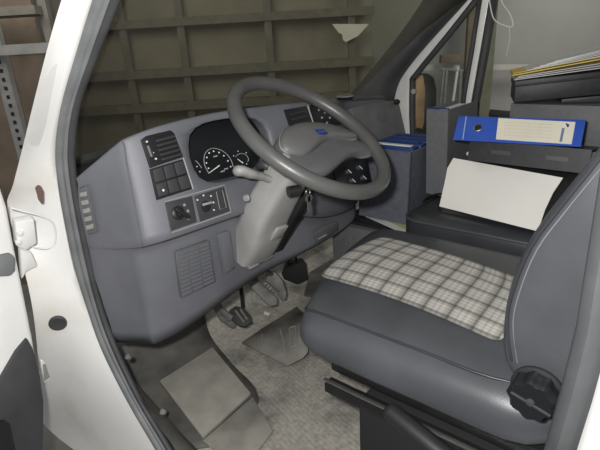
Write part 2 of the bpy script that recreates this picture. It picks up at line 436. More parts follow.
# headlamp and mirror control panel
hp = pxprism('headlamp_panel', [(165, 203), (192, 196), (197, 222), (171, 231)], T, -.004, .001, M_SWITCH, dash, .0015)
bmv = B(); add_lathe(bmv, tp(177.5, 213, .001), T[1], [(.017, 0), (.017, .004), (.014, .006), (.010, .007), (.009, .014), (.005, .015)], 24); kb = fin('headlamp_knob', bmv, M_BLACK, hp)
bmv = B(); pa, pb = tp(171, 209, .014), tp(185, 218, .014); d = (pb-pa).normalized(); s_ = d.cross(T[1])*.0045
add_box(bmv, pa-s_, pb-pa, 2*s_, T[1]*.009); fin('knob_grip', bmv, M_BLACK, kb, bevel=.002)
for q in ((184, 205), (187.5, 211), (188, 218.5)):
    bmv = B(); add_lathe(bmv, tp(*q, .001), T[1], [(.0035, 0), (.0035, .0015)], 10); fin('headlamp_symbol', bmv, M_GREYMARK, hp)
mp_ = pxprism('mirror_panel', [(194, 196), (224, 187), (230, 211), (200, 222)], T, -.004, .001, M_SWITCH, dash, .0015)
bmv = B(); add_lathe(bmv, tp(205.5, 206.5, .001), T[1], [(.014, 0), (.014, .003), (.011, .004)], 24); kb = fin('mirror_knob', bmv, M_BLACK, mp_)
bmv = B(); pa, pb = tp(201, 205, .004), tp(210, 202.5, .004); d = (pb-pa).normalized(); s_ = d.cross(T[1])*.003
add_box(bmv, pa-s_, pb-pa, 2*s_, T[1]*.006); fin('knob_grip', bmv, M_GREYMARK, kb, bevel=.001)
for q in ((197, 200), (203, 194.5+1), (210.5, 196), (213, 202.5), (213.5, 210)):
    bmv = B(); add_lathe(bmv, tp(*q, .001), T[1], [(.0022, 0), (.0022, .0015)], 10); fin('mirror_symbol', bmv, M_MARK, mp_)
bmv = B(); fr = [tp(*q, .0015) for q in ((216, 192), (222, 190), (226, 207.5), (219.5, 209.5))]
add_tube(bmv, fr, .0009, 6, closed=True); fin('panel_blank_frame', bmv, M_GREYMARK, mp_)
bmv = B(); fr = [tp(*q, .001) for q in ((164, 202), (224, 185), (231, 212), (171, 233))]
add_tube(bmv, cat(fr, 1, True), .0018, 8, closed=True); fin('control_panel_trim', bmv, M_COLM, dash)

# small side vent on the outer end
SD = plane3(at(84, 170, X=.012), at(95, 240, X=.012), at(118, 200, Y=1.03))
def sdp(x, y, h=0): return at(x, y, pl=SD)+SD[1]*h
sv = pxprism('side_vent', [(80.5, 187), (89, 185), (99, 231), (90.5, 234)], SD, -.02, .008, M_DASHD, dash, .002)
svq = [(82.5, 190), (89, 189), (97, 229), (90, 231)]
for k in range(5):
    s = pxprism('side_vent_fin', [quad(svq, .0, k/5+.03), quad(svq, 1, k/5+.03), quad(svq, 1, k/5+.14), quad(svq, 0, k/5+.14)], SD, .008, .011, M_GREYMARK, sv, .0008, seg=1)

# slatted speaker grille and fuse lid on the knee panel
gq = [(176, 252), (208, 241), (214, 281), (181, 297)]
grl = pxprism('speaker_grille', [(175, 252), (208.5, 240), (215, 281), (181, 298)], LOW, -.006, .003, M_DASHD, dash, .001)
for k in range(11):
    v0, v1 = k/11+.010, k/11+.066
    for u0, u1 in ((.02, .30), (.34, .64), (.68, .98)):
        pxprism('grille_slat', [quad(gq, u0, v0), quad(gq, u1, v0), quad(gq, u1, v1), quad(gq, u0, v1)], LOW, .003, .0062, M_DASH, grl, .0006, seg=1)
fl = pxprism('fuse_cover', [(217, 234), (228, 230), (234, 268), (223, 273)], LOW, -.004, .006, M_DASH, dash, .0025)
bmv = B(); add_tube(bmv, [p+LOW[1]*.0062 for p in pxp([(218, 235), (228, 231.5), (233, 266.5), (223, 271)], LOW)], .0013, 6, closed=True); fin('cover_edge', bmv, M_DASHD, fl)
# bits below the column and in the centre
CEN = plane3(at(296, 236, Y=.935), at(330, 228, Y=.935), at(318, 245, Y=.945))
tray = pxprism('ashtray', [(314, 232), (336, 221), (337, 229), (316, 243)], CEN, -.006, .006, M_DASHD, dash, .002)
bmv = B(); add_tube(bmv, [at(317, 238, pl=CEN)+CEN[1]*.007, at(325, 234, pl=CEN)+CEN[1]*.007], .0025, 8); fin('ashtray_handle', bmv, M_GREYMARK, tray)
LC = plane3(at(245, 262, Y=.95), at(280, 255, Y=.945), at(258, 274, Y=.955))
for q in ([(246, 264), (256, 260), (258, 264), (248, 269)], [(262, 257), (271, 252), (272, 255.5), (263, 261)]):
    pxprism('lower_clip', q, LC, -.004, .008, M_COLM, dash, .002)
# centre vent, radio and heater controls
CV = plane3(tp(285, 106, .004), tp(312, 104, .004), tp(292, 130, .004))
cv = pxprism('centre_air_vent', [(283, 110), (306, 106), (313, 126), (291, 131)], T, -.004, .004, M_BLACK, dash, .002)
for k in range(3):
    a, b = quad([(285, 111), (304, 107), (311, 125), (292, 129)], .1, .2+.28*k), quad([(285, 111), (304, 107), (311, 125), (292, 129)], .9, .2+.28*k)
    bmv = B(); pa, pb = tp(*a, .005), tp(*b, .005); add_box(bmv, pa, pb-pa, T[1]*.005, V((0, 0, -.004))); fin('vent_louvre', bmv, M_SWITCH, cv)
bmv = B(); add_tube(bmv, [tp(307, 106, .003), tp(314, 128, .003)], .003, 8); fin('vent_trim', bmv, M_GREYMARK, cv)
rd = pxprism('radio', [(309, 105), (336, 103), (345, 124), (316, 129)], T, -.004, .003, M_GLOSSB, dash, .002)
for q in ((318, 110), (324, 113), (330, 111), (321, 118), (329, 118), (335, 116), (326, 123)):
    bmv = B(); add_lathe(bmv, tp(*q, .003), T[1], [(.004, 0), (.0035, .003)], 10); fin('radio_button', bmv, M_GREYMARK, rd)
ht_ = pxprism('heater_panel', [(332, 164), (366, 156), (372, 186), (338, 194)], T, -.004, .0025, M_GLOSSB, dash, .002)
for q in ((346, 172), (357, 168), (350, 181), (361, 178)):
    bmv = B(); add_lathe(bmv, tp(*q, .0025), T[1], [(.010, 0), (.009, .008), (.007, .011)], 16); k_ = fin('heater_knob', bmv, M_SWITCH, ht_)
    bmv = B(); add_tube(bmv, [tp(q[0]-1, q[1]-1.5, .0145), tp(q[0]+2, q[1]+1.5, .0145)], .0015, 6); fin('knob_mark', bmv, M_MARK, k_)
# passenger end: dark lid with a small latch
GL = plane3(V((1.17, 1.195, .795)), V((1.575, 1.18, .77)), V((1.36, 1.115, .52)))
gl = pxprism('glove_lid', [(347, 109), (372, 103), (395, 101), (402, 116), (409, 138), (405, 152), (372, 154), (354, 128)], GL, -.012, .022, mat('lid_plastic', (.16, .162, .167), .5, .15, 10, .3, 400), dash, .006)
pxprism('lid_latch', [(373, 117), (381, 115), (383, 121), (376, 123)], GL, .021, .026, M_DASH, gl, .0015)
bmv = B(); add_lathe(bmv, at(395.5, 102, X=1.56), V((-.3, -1, .1)), [(.012, 0), (.014, .01), (.008, .022)], 12); fin('dash_end_knob', bmv, M_BLACK, dash)
bmv = B(); pts = [V((1.17, 1.222, .818)), V((1.38, 1.228, .808)), V((1.565, 1.205, .793))]
add_tube(bmv, cat(pts, 4), .010, 10); fin('passenger_top_roll', bmv, M_DASHD, dash)
# black tray lying on the dash by the windscreen corner
o_ = B(); pt = at(345, 97.5, Z=.83)
add_lathe(o_, V((pt.x, pt.y, .822)), V((0, 0, 1)), [(.030, 0), (.036, .012), (.032, .014), (.028, .006), (.001, .005)], 24)
ob = fin('dish', o_, M_BLACK); tag(ob, 'small round black dish with pale rim on the far end of the dashboard top', 'dish')
o_ = B(); c_ = V((pt.x, pt.y, .8355)); add_tube(o_, [c_+V((.034*math.cos(t*.2618), .034*math.sin(t*.2618), 0)) for t in range(24)], .0022, 6, closed=True); fin('dish_rim', o_, M_COLM, ob)

# ================================================================== STEERING WHEEL AND COLUMN
WC = V((.437, .755, .839)); WN = V((.09585, -.5743, .81301)); WA = V((.99312, 0, -.11709)); WBv = V((.06724, .81864, .57035))
def wp(a, b, h=0): return WC+WA*a+WBv*b+WN*h
sw = thing('steering_wheel', 'grey two-spoke steering wheel with blue badge in front of the plaid seat', 'steering wheel', WC-WN*.06)
bm = B(); R_ = .21
add_tube(bm, [wp(R_*math.cos(t), R_*math.sin(t)) for t in [2*math.pi*k/96 for k in range(96)]], .0180, 16, closed=True, upv=WN)
fin('rim', bm, M_WHEEL, sw, 180)
# broad spokes and hub body
hubo = [(-.198, -.055), (-.17, -.033), (-.13, -.002), (-.08, .026), (0, .040), (.08, .028), (.13, .0), (.17, -.030), (.198, -.055),
        (.194, -.088), (.168, -.080), (.12, -.074), (.06, -.086), (0, -.106), (-.06, -.122), (-.12, -.112), (-.165, -.104), (-.192, -.098)]
def dense(o, k=3): return [(p.x, p.y) for p in cat([V((a, b, 0)) for a, b in o], k, True)]
hubo = dense(hubo)
def hh(a): return -.004-.006*max(0, 1-(a/.2)**2)
bm = B(); rings = []
for sc, h in ((.80, -.024), (.93, -.021), (.985, -.016), (1.0, -.010), (.99, -.005), (.96, .001), (.90, .004), (.7, .007), (.4, .009), (.15, .009)):
    rings.append([wp(a*(sc if sc > .5 else sc), (b+.045)*sc-.045, hh(a*sc)+h) for a, b in hubo])
Gs = grid_faces(bm, rings, closed=True); bm.faces.new(Gs[0][::-1]); bm.faces.new(Gs[-1])
fin('hub', bm, M_HUB, sw, 180)
pad = dense([(-.150, -.036), (-.12, .0), (-.075, .026), (0, .039), (.08, .030), (.13, .006), (.165, -.030), (.12, -.034), (.06, -.028), (.01, -.034), (-.05, -.056), (-.10, -.070), (-.143, -.056)])
bm = B(); rings = []
for sc, h in ((1.0, -.012), (1.0, .008), (.985, .014), (.94, .018), (.8, .023), (.5, .028), (.2, .030)):
    rings.append([wp(a*sc, (b+.018)*sc-.018, hh(a*sc)+h) for a, b in pad])
Gs = grid_faces(bm, rings, closed=True); bm.faces.new(Gs[0][::-1]); bm.faces.new(Gs[-1])
hpad = fin('horn_pad', bm, mat('horn_pad_plastic', (.145, .145, .143), .5, .1, 9, .2, 500), sw, 180)
bm = B(); add_tube(bm, [wp(a, b, hh(a)+.0055) for a, b in pad], .0018, 6, closed=True); fin('pad_seam', bm, M_COLM, hpad)
bq = at(321, 132.5, pl=(WC+WN*.018, WN)); b0 = bq-WA*.019-WBv*.009+WN*.0005
bm = B(); add_box(bm, b0, WA*.038, WBv*.018, WN*.003)
bd = fin('badge', bm, M_BADGE, hpad, bevel=.0012)
bm = B()
for k in range(4): add_box(bm, b0+WA*(.005+.008*k)+WBv*.004+WN*.003, WA*.0016+WBv*.0, WBv*.008+WA*.0025, WN*.0004)
fin('badge_bars', bm, mat('badge_bar', (.10, .16, .42), .3), bd)
bm = B(); add_lathe(bm, wp(-.155, -.062, -.004), WN, [(.010, 0), (.009, .004), (.003, .005)], 16); fin('spoke_plug', bm, M_COLM, sw)

colm = thing('steering_column', 'pale grey steering column shroud below the steering wheel', 'steering column', WC-WN*.40)
AX = -WN
SX = WA; SU = WBv
def sec(s, w, h, off=0, skew=0):
    c = WC+AX*s+SU*off+SX*skew; P = []
    for k in range(16):
        t = 2*math.pi*k/16+.196
        ct, st = math.cos(t), math.sin(t)
        e = lambda q: math.copysign(abs(q)**.38, q)
        P.append(c+SX*(w/2*e(ct))+SU*(h/2*e(st)))
    return P
loft('column_shroud', [sec(.055, .085, .07, 0, -.005), sec(.06, .095, .085, 0, -.005), sec(.10, .108, .095, -.002, -.008), sec(.15, .110, .088, -.004, -.010), sec(.21, .122, .09, -.008, -.014), sec(.27, .130, .09, -.012, -.013), sec(.32, .130, .10, -.02, -.010), sec(.38, .128, .11, -.02, -.006), sec(.43, .126, .11, -.015, -.002)], M_COLM, colm, 60)
bm = B()
P0, P1 = WC+AX*.08+SX*.040-SU*.055, WC+AX*.40+SX*.048-SU*.07
add_box(bm, P0, P1-P0, SX*.038, SU*.075); fin('column_side_shade', bm, M_BLACK, colm, bevel=.006)  # black block paints the shaded right side of the shroud
bm = B(); add_tube(bm, [WC+AX*.01, WC+AX*.06], .035, 20); fin('column_collar', bm, M_BLACK, colm)
# ridge and pad on the shroud
bm = B(); c_ = WC+AX*.27-SX*.02-SU*.062; add_box(bm, c_, SX*.045, AX*.05, -SU*.012); fin('shroud_boss', bm, M_COLM, colm, bevel=.004)
# stalk: flat pale paddle on the left
sp_ = [at(276, 184, D=1.255), at(268, 179, D=1.235), at(260, 176, D=1.21), at(251, 174, D=1.18), at(242, 171, D=1.16), at(233, 171, D=1.15)]
bm = B(); add_tube(bm, cat(sp_, 4), [.014]*4+[.015]*4+[.017]*4+[.020]*4+[.022]*3+[.017, .006], 14, .62, UP); fin('indicator_stalk', bm, M_COLM, colm, 180)
bm = B(); add_tube(bm, [at(258, 167, D=1.26), at(264, 164, D=1.25), at(270, 168, D=1.24)], [.012, .013, .010], 12); fin('wiper_stalk', bm, M_SWITCH, colm, 180)
bm = B(); add_lathe(bm, at(247, 198, D=1.22), -SX, [(.010, 0), (.008, .006)], 12); fin('shroud_highlight', bm, M_GREYMARK, colm)  # pale disc paints a highlight on the shroud
# ignition lock + key ring hanging from it
bm = B(); pk = at(302, 190, D=1.20); add_lathe(bm, pk+V((-.03, 0.02, 0)), V((1, -.5, 0)), [(.014, 0), (.014, .03), (.010, .034)], 16); fin('ignition_lock', bm, M_BLACK, colm)
keys = thing('key_bunch', 'small bunch of steel keys hanging from the ignition lock', 'keys', at(308, 210, D=1.19))
bm = B(); k0 = at(308, 192, D=1.19)
add_tube(bm, [k0+V((.008*math.cos(t), 0, .008*math.sin(t))) for t in [2*math.pi*k/16 for k in range(16)]], .0012, 6, closed=True); fin('key_ring', bm, M_STEEL, keys)
for dx in (-.004, .004):
    bm = B(); q = k0+V((dx, -.002, -.008)); add_lathe(bm, q+V((0, -.001, -.008)), V((0, 1, 0)), [(.009, 0), (.009, .002)], 14); add_box(bm, q+V((-.003, -.001, -.042)), V((.006, 0, 0)), V((0, .002, 0)), V((0, 0, .028)))
    fin('key', bm, M_STEEL, keys)

# ================================================================== DRIVER SEAT
seat = thing('driver_seat', 'driver seat with plaid cloth centre and dark grey vinyl bolsters', 'seat', (.5, .42, 0))
# cushion: cross sections (X, Z) swept from front to back
ys = [.775, .765, .735, .69, .60, .48, .36, .22, .05]
def cush(y, i):
    # profile left(outer) to right: bottom, side, seam, bolster, plaid edge, mid, plaid edge, bolster, side, bottom
    fr = [.60, .84, .955, 1, 1, 1, 1, 1, 1][i]
    nar = [.05, .025, .006, 0, 0, 0, 0, 0, 0][i]
    bz = [.40, .385, .375, .37, .365, .365, .365, .365, .365][i]
    dip = 1.0
    xs = [.215, .203, .204, .244, .305, .372, .44, .52, .60, .672, .74, .79, .815, .818, .80]
    zs = [bz, bz+.015, .442, .474, .484, .488, .488, .489, .488, .486, .486, .478, .45, bz+.02, bz]
    out = []
    for x, z in zip(xs, zs):
        z2 = bz+(z-bz)*fr
        x2 = .52+(x-.52)*(1-nar*2)
        w = max(0, min(1, (y-.30)/.40)); y2 = y-w*.105*max(0, (.62-x)/.38)**1.15+w*.02*max(0, (x-.62)/.2)
        out.append(V((x2, y2, z2)))
    return out
bm = B(); R9 = [cush(y, i) for i, y in enumerate(ys)]
Gs = grid_faces(bm, R9)
bm.faces.new(Gs[0][::-1]); bm.faces.new(Gs[-1])
for i in range(len(R9)-1): bm.faces.new((Gs[i][0], Gs[i][-1], Gs[i+1][-1], Gs[i+1][0]))
cushion = fin('cushion', bm, M_VINYL, seat, 180, sub=2)
# plaid centre laid on top
bm = B(); uvl = bm.loops.layers.uv.new('UVMap')
front = [(.36, .70), (.44, .728), (.52, .738), (.60, .735), (.66, .72), (.685, .705)]
back = [(.325, .225), (.40, .225), (.46, .225), (.52, .23), (.58, .24), (.62, .26)]
rws = []
for k in range(13):
    t = k/12; r = []
    for (xa, ya), (xb, yb) in zip(front, back):
        bulge = .020*math.sin(math.pi*t)
        x = lerp(xa, xb, t)+(bulge if xa < .5 else bulge*.8)
        y = lerp(ya, yb, t); e = max(0, (y-.66)/.08)
        r.append(V((x, y, .4905-.012*e*e)))
    rws.append(r)
grid_faces(bm, rws, uv=uvl)
fin('plaid_panel', bm, M_PLAID, seat, 180, sub=1, solid=.004)
# piping seam along the outer edge and round the plaid
def evald(o):
    dg = bpy.context.evaluated_depsgraph_get(); dg.update(); me = o.evaluated_get(dg).to_mesh()
    return [v.co+WL[o.name] for v in me.vertices]
ev = evald(cushion); NC = len(R9[0])
def crow(j, d): return [ev[i*NC+j]+V(d) for i in range(len(R9))]
bm = B(); add_tube(bm, cat(crow(3, (-.001, 0, .001)), 4), .0032, 8); fin('seat_piping', bm, M_VINYLD, seat, 180)
bm = B(); add_tube(bm, cat(crow(0, (-.004, 0, .002)), 4), .0035, 8); fin('lower_hem', bm, M_VINYLD, seat, 180)
hem = cat(crow(0, (-.007, 0, .008)), 4)
for k in (9, 12, 15, 18, 21, 24, 27):
    bm = B(); add_lathe(bm, hem[k], V((-1, 0, 0)), [(.0035, 0), (.003, .004)], 8); fin('hem_stud', bm, M_GREYMARK, seat)
# backrest: side profile swept in X with bolster bulge
prof = [(.196, .47), (.212, .56), (.210, .65), (.190, .74), (.150, .82), (.108, .90), (.05, 1.02), (-.02, 1.13), (-.06, 1.15), (-.11, 1.12), (-.08, 1.0), (-.03, .85), (.0, .70), (.02, .56), (.03, .47)]
xs = [.228, .236, .262, .32, .42, .52, .62, .72, .778, .804, .812]
bm = B(); rws = []
for i, x in enumerate(xs):
    e = [.82, .94, 1.0, .97, .86, .84, .86, .97, 1, .94, .82][i]
    r = []
    for (y, z) in prof:
        cy_, cz_ = .055-(z-.5)*.18, .80
        yy = cy_+(y-cy_)*(e if y > cy_ else min(1, e+.1)); zz = cz_+(z-cz_)*(1-.04*(1-e)/.18)
        r.append(V((x, yy, zz)))
    rws.append(r)
Gs = grid_faces(bm, rws, closed=True); bm.faces.new(Gs[0][::-1]); bm.faces.new(Gs[-1])
backrest = fin('backrest', bm, M_VINYL, seat, 180, sub=2)
for off, mm in ((0, M_VINYLD), (.010, M_GREYMARK)):
    bm = B(); pts = [V((.233+.0, y-.016-off, z)) for y, z in ((.198, .53), (.212, .60), (.208, .66), (.190, .74), (.155, .815), (.117, .89), (.065, 1.0))]
    add_tube(bm, cat(pts, 4), .0028 if off == 0 else .0012, 8); fin('backrest_piping' if off == 0 else 'backrest_stitching', bm, mm if off == 0 else M_STITCH, backrest)
# recline knob in the outer side
kn = V((.195, .135, .50)); kn = at(533, 397, X=.19)
bm = B(); add_lathe(bm, kn+V((.025, 0, 0)), V((-1, 0, 0)), [(.041, 0), (.041, .006), (.037, .010)], 32); base = fin('recline_bezel', bm, M_BLACKM, seat)
bm = B(); nk = 48; prof_k = []
rings = []
for h, rr in ((.008, .036), (.034, .036), (.040, .031), (.040, .012)):
    rings.append([V((kn.x+.025-h, kn.y+(rr+(.0022*math.cos(9*q) if rr > .03 else 0))*math.cos(q), kn.z+(rr+(.0022*math.cos(9*q) if rr > .03 else 0))*math.sin(q))) for q in [2*math.pi*k/nk for k in range(nk)]])
Gs = grid_faces(bm, rings, closed=True); bm.faces.new(Gs[0][::-1]); bm.faces.new(Gs[-1])
knob = fin('recline_knob', bm, M_GLOSSB, seat, 40)
bm = B(); add_lathe(bm, V((kn.x-.0145, kn.y, kn.z)), V((-1, 0, 0)), [(.007, 0), (.006, .003), (.002, .004)], 16); fin('knob_cap', bm, M_SWITCH, knob)
bm = B(); add_box(bm, V((kn.x-.0145, kn.y-.030, kn.z-.012)), V((0, .060, .016)), V((0, -.001, .004)), V((-.003, 0, 0))); fin('knob_bar', bm, M_SWITCH, knob, bevel=.001)
# frame rails and box base under the cushion
RP = plane3(at(330, 370, X=.215), at(530, 452, X=.215), at(330, 390, X=.215))
bm = B(); add_abox(bm, (.235, .02, .335), (.80, .57, .366)); fin('cushion_pan', bm, M_DMETAL, seat, bevel=.004)
bm = B(); add_abox(bm, (.203, .0, .325), (.213, .57, .330)); fin('slide_rail', bm, M_STEEL, seat, bevel=.002)
for x0 in (.207, .782):
    bm = B(); add_abox(bm, (x0, .0, .292), (x0+.028, .57, .318)); fin('seat_rail', bm, M_DMETAL, seat, bevel=.003)
bm = B(); add_abox(bm, (.225, -.05, .0), (.80, .49, .30)); fin('seat_box', bm, M_BLACKM, seat, bevel=.01)
hb0, hb1 = at(386, 408, X=.17), at(440, 452, X=.16)
bm = B(); add_tube(bm, [hb0, hb0.lerp(hb1, .05), hb0.lerp(hb1, .1), hb1+(hb1-hb0)*.6], [.008, .016, .018, .022], 16)
hbk = thing('handbrake_lever', 'black handbrake lever with rounded grip on floor beside driver seat', 'handbrake', V((.17, .1, .0)))
fin('grip', bm, M_BLACK, hbk, 40)
bm = B(); e1 = hb1+(hb1-hb0)*.58; add_tube(bm, [e1, V((e1.x+.0, e1.y-.10, .02))], .012, 10); fin('lever_arm', bm, M_DMETAL, hbk)
bm = B(); add_abox(bm, (e1.x-.03, e1.y-.17, .0), (e1.x+.03, e1.y-.03, .03)); fin('mounting_bracket', bm, M_DMETAL, hbk, bevel=.004)

# ================================================================== PASSENGER BENCH
bench = thing('passenger_bench', 'black vinyl passenger bench with its middle back folded forward', 'seat', (1.25, .42, 0))
bm = B()
def rrect(x0, y0, x1, y1, r, z, k=6):
    P = []
    for cx, cy_, a in ((x1-r, y1-r, 0), (x0+r, y1-r, 90), (x0+r, y0+r, 180), (x1-r, y0+r, 270)):
        for j in range(k+1):
            t = math.radians(a+90*j/k); P.append(V((cx+r*math.cos(t), cy_+r*math.sin(t), z)))
    return P
prs = [rrect(.90, .10, 1.55, .74, .06, .36), rrect(.885, .09, 1.56, .755, .07, .40), rrect(.885, .09, 1.56, .755, .07, .46), rrect(.895, .10, 1.55, .745, .065, .482), rrect(.93, .13, 1.52, .71, .05, .492)]
Gs = grid_faces(bm, prs, closed=True); bm.faces.new(Gs[0][::-1]); bm.faces.new(Gs[-1])
fin('bench_cushion', bm, M_VINYLD, bench, 60)
bm = B(); add_tube(bm, [p for p in rrect(.887, .092, 1.558, .753, .07, .474)], .005, 8, closed=True); fin('bench_piping', bm, M_VINYL, bench)
bm = B(); add_abox(bm, (.93, .08, 0), (1.55, .66, .362)); fin('bench_base', bm, M_DMETAL, bench, bevel=.01)
# folded back: sloped side towards the driver
CARD = plane3(at(442, 208, Z=.497), at(540, 233, Z=.497), at(458, 160, D=1.66))
def cardp(x, y, h=0): return at(x, y, pl=CARD)+CARD[1]*h
bm = B()
def fs(t, yoff=0):
    # section across X at given Y
    y = .662-.47*t; r = 1
    bx, tx = .965, 1.105
    s = [.0, .03, .0][0]
    return [V((bx, y, .493)), V((bx+.045, y, .55)), V((bx+.10, y, .61)), V((bx+.132, y, .643)), V((bx+.160, y, .642)), V((bx+.215, y, .622)), V((1.50, y, .575)), V((1.53, y, .56)), V((1.54, y, .53)), V((1.54, y, .493))]
secs = []
for t, sc in ((0, .72), (.02, .9), (.06, 1), (.3, 1), (.7, 1), (.86, 1), (.94, .93), (.985, .76), (1.0, .5)):
    S = fs(t); c_ = V((1.25, S[0].y, .493))
    secs.append([V((c_.x+(p.x-c_.x)*(1-.25*(1-sc)), p.y, c_.z+(p.z-c_.z)*sc)) for p in S])
Gs = grid_faces(bm, secs, closed=True); bm.faces.new(Gs[0][::-1]); bm.faces.new(Gs[-1])
fin('folded_backrest', bm, mat('folded_back_vinyl', (.022, .021, .022), .35, .15, 9, .2, 260), bench, 60)
bm = B(); add_lathe(bm, cardp(469.5, 154.5, .006), CARD[1], [(.008, 0), (.006, .005), (.002, .007)], 12); fin('back_stud', bm, M_MARK, bench)
# white card leaning on it
cq = [(456, 160), (565, 180), (555, 195), (547, 212), (540, 233), (442, 208), (448, 181), (450, 170)]
bm = B(); base = [cardp(x, y, .016) for x, y in cq]; add_prism(bm, base, CARD[1]*.003)
tag(fin('card_sheet', bm, M_CARD, None, 0), 'large blank white card leaning on the black folded middle seat back', 'card')
# cable lying on the cushion behind the card
bm = B(); add_tube(bm, cat([at(423, 202, Z=.497), at(428, 197, Z=.505), at(438, 194, Z=.51), at(447, 195, Z=.505), at(449, 202, Z=.500)], 5), .004, 8)
tag(fin('black_cable', bm, M_BLACK), 'short black cable lying on the bench cushion below the upright grey binder', 'cable')

# ================================================================== BINDERS AND PAPERS
def binder(name, label, o, u, v, w, cover, spine, page=True, group=None):
    """o: corner at the spine; u along the spine, v spine thickness, w depth away from the spine"""
    t = thing(name, label, 'binder', o+u*.5+v*.0+w*.5, group)
    th = .0035; vn = v.normalized(); un = u.normalized(); wn = w.normalized()
    bm = B(); add_box(bm, o, u, vn*th, w); fin('cover', bm, cover, t, bevel=.001, seg=1)
    bm = B(); add_box(bm, o+v-vn*th, u, vn*th, w); fin('cover', bm, cover, t, bevel=.001, seg=1)
    bm = B(); add_box(bm, o-wn*th, u, v, wn*th); s = fin('spine', bm, spine, t, bevel=.001, seg=1)
    if page:
        bm = B(); add_box(bm, o+un*.012+vn*th*1.5+wn*.01, u-un*.024, (v-vn*th*3)*.9, w-wn*.03); fin('paper_block', bm, M_PAPER, t)
    return t, s
# upright grey lever arch binder behind the card
UB = V((1.12, .69, .497))
u_ = V((-.012, .004, .315)); v_ = V((.006, .082, 0)); w_ = V((.27, .0, 0))
ub, us = binder('ring_binder', 'grey ring binder standing upright between the file box and the blue binder', UB, u_, v_, w_, M_GREYB, M_GREYB)
bm = B(); add_box(bm, UB+u_*1.002, v_, w_*.03, V((0, 0, .004))); fin('top_edging', bm, M_BLUED, ub)
# big file box with blue folders, on the console between the seats and the dash
con = thing('floor_console', 'dark floor console box between the dashboard and the passenger bench', 'console', (1.18, .93, 0))
bm = B(); add_abox(bm, (.93, .78, .0), (1.42, 1.08, .382)); fin('console_body', bm, M_DASHD, con, bevel=.012)
bm = B(); add_abox(bm, (.955, .80, .382), (1.40, 1.06, .394)); fin('console_top', bm, M_BLACK, con, bevel=.004)
for q in ((347, 242), (355, 238)):
    bm = B(); p_ = at(*q, X=.93); add_tube(bm, [p_+V((-.004, 0, -.012)), p_+V((-.004, 0, .012))], .003, 6); fin('console_clip', bm, M_STEEL, con)
fb = thing('file_box', 'open grey-blue file box holding blue folders, standing between dashboard and bench', 'box', (1.2, .9, .378))
FB = V((1.015, .79, .400)); fu = V((.0, .215, 0)); fv = V((.02, 0, .27)); fw_ = V((.30, .0, 0))
for nm, (o, a, b, c) in (('side_panel', (FB, fu, fv, V((.005, 0, 0)))), ('side_panel', (FB+fw_, fu, fv, V((-.005, 0, 0)))), ('end_panel', (FB, fw_, fv, V((0, .005, 0)))), ('end_panel', (FB+fu, fw_, fv, V((0, -.005, 0)))), ('bottom_panel', (FB, fw_, fu, V((0, 0, .005))))):
    bm = B(); add_box(bm, o, a, b, c); fin(nm, bm, M_GREYBOX, fb, bevel=.001, seg=1)
labs = ['blue folder in the file box, nearest the driver', 'blue folder second from the driver in the file box', 'blue folder third from the driver in the file box', 'blue folder farthest from the driver in the file box']
for k in range(4):
    o = FB+V((.028+.065*k, .010, .008)); bm = B()
    add_box(bm, o, V((.045, 0, 0)), V((0, .195, 0)), fv*.985+V((0, 0, .004)))
    f_ = tag(fin('blue_folder', bm, M_BLUED, None, bevel=.003), labs[k], 'folder', 'blue folders in the file box')
    bm = B(); add_box(bm, o+fv*.985+V((.012, .015, .0045)), V((.020, 0, 0)), V((0, .165, 0)), V((0, 0, .004))); fin('folder_pages', bm, M_PAPER if k == 0 else M_BLUED, f_)
# papers sticking out under the file box
for k, (q, m_, lab) in enumerate((([(362, 215), (372, 211), (425, 225), (402, 233)], M_PAPER, 'white paper sheet under the file box beside the plaid seat'), ([(378, 217), (388, 213), (430, 226), (414, 234)], M_PAPERG, 'pale green paper sheet under the file box beside the plaid seat'))):
    z = .3945+.0022*k; bm = B(); add_prism(bm, [at(x, y, Z=z) for x, y in q], V((0, 0, .0015))); tag(fin('paper_sheet', bm, m_, None, 0), lab, 'paper')
# black slotted binder below, blue labelled binder on top
b2o = at(461, 153, X=1.06); 
z0 = .662
BB = V((1.02, .235, z0)); bu = V((-.005, .345, .006)); bv = V((.012, 0, .068)); bw = V((.28, .0, -.048))
ob_, os_ = binder('ring_binder', 'dark grey ring binder with two slots lying under the blue labelled binder', BB, bu, bv, bw, M_BLACKB, M_BLACKB)
for t0 in (.16, .62):
    bm = B(); q = BB+bu*t0+bv*.42-bw.normalized()*.0045; add_box(bm, q, bu*.17, bv*.17, -bw.normalized()*.001); fin('slot', bm, M_SLOT, os_)
BL_ = plane3(at(453, 140, D=1.515), at(581, 147, D=1.335), at(458, 116, D=1.535))
BO = BL_[0]; brt = at(581, 147, pl=BL_); btl = at(458, 116, pl=BL_)
uu = brt-BO; vv = btl-BO; nn = -BL_[1]
vv = vv-uu.normalized()*vv.dot(uu.normalized())
wv = (V((nn.x, nn.y, 0)).normalized()+V((0, 0, -.19)))*.25
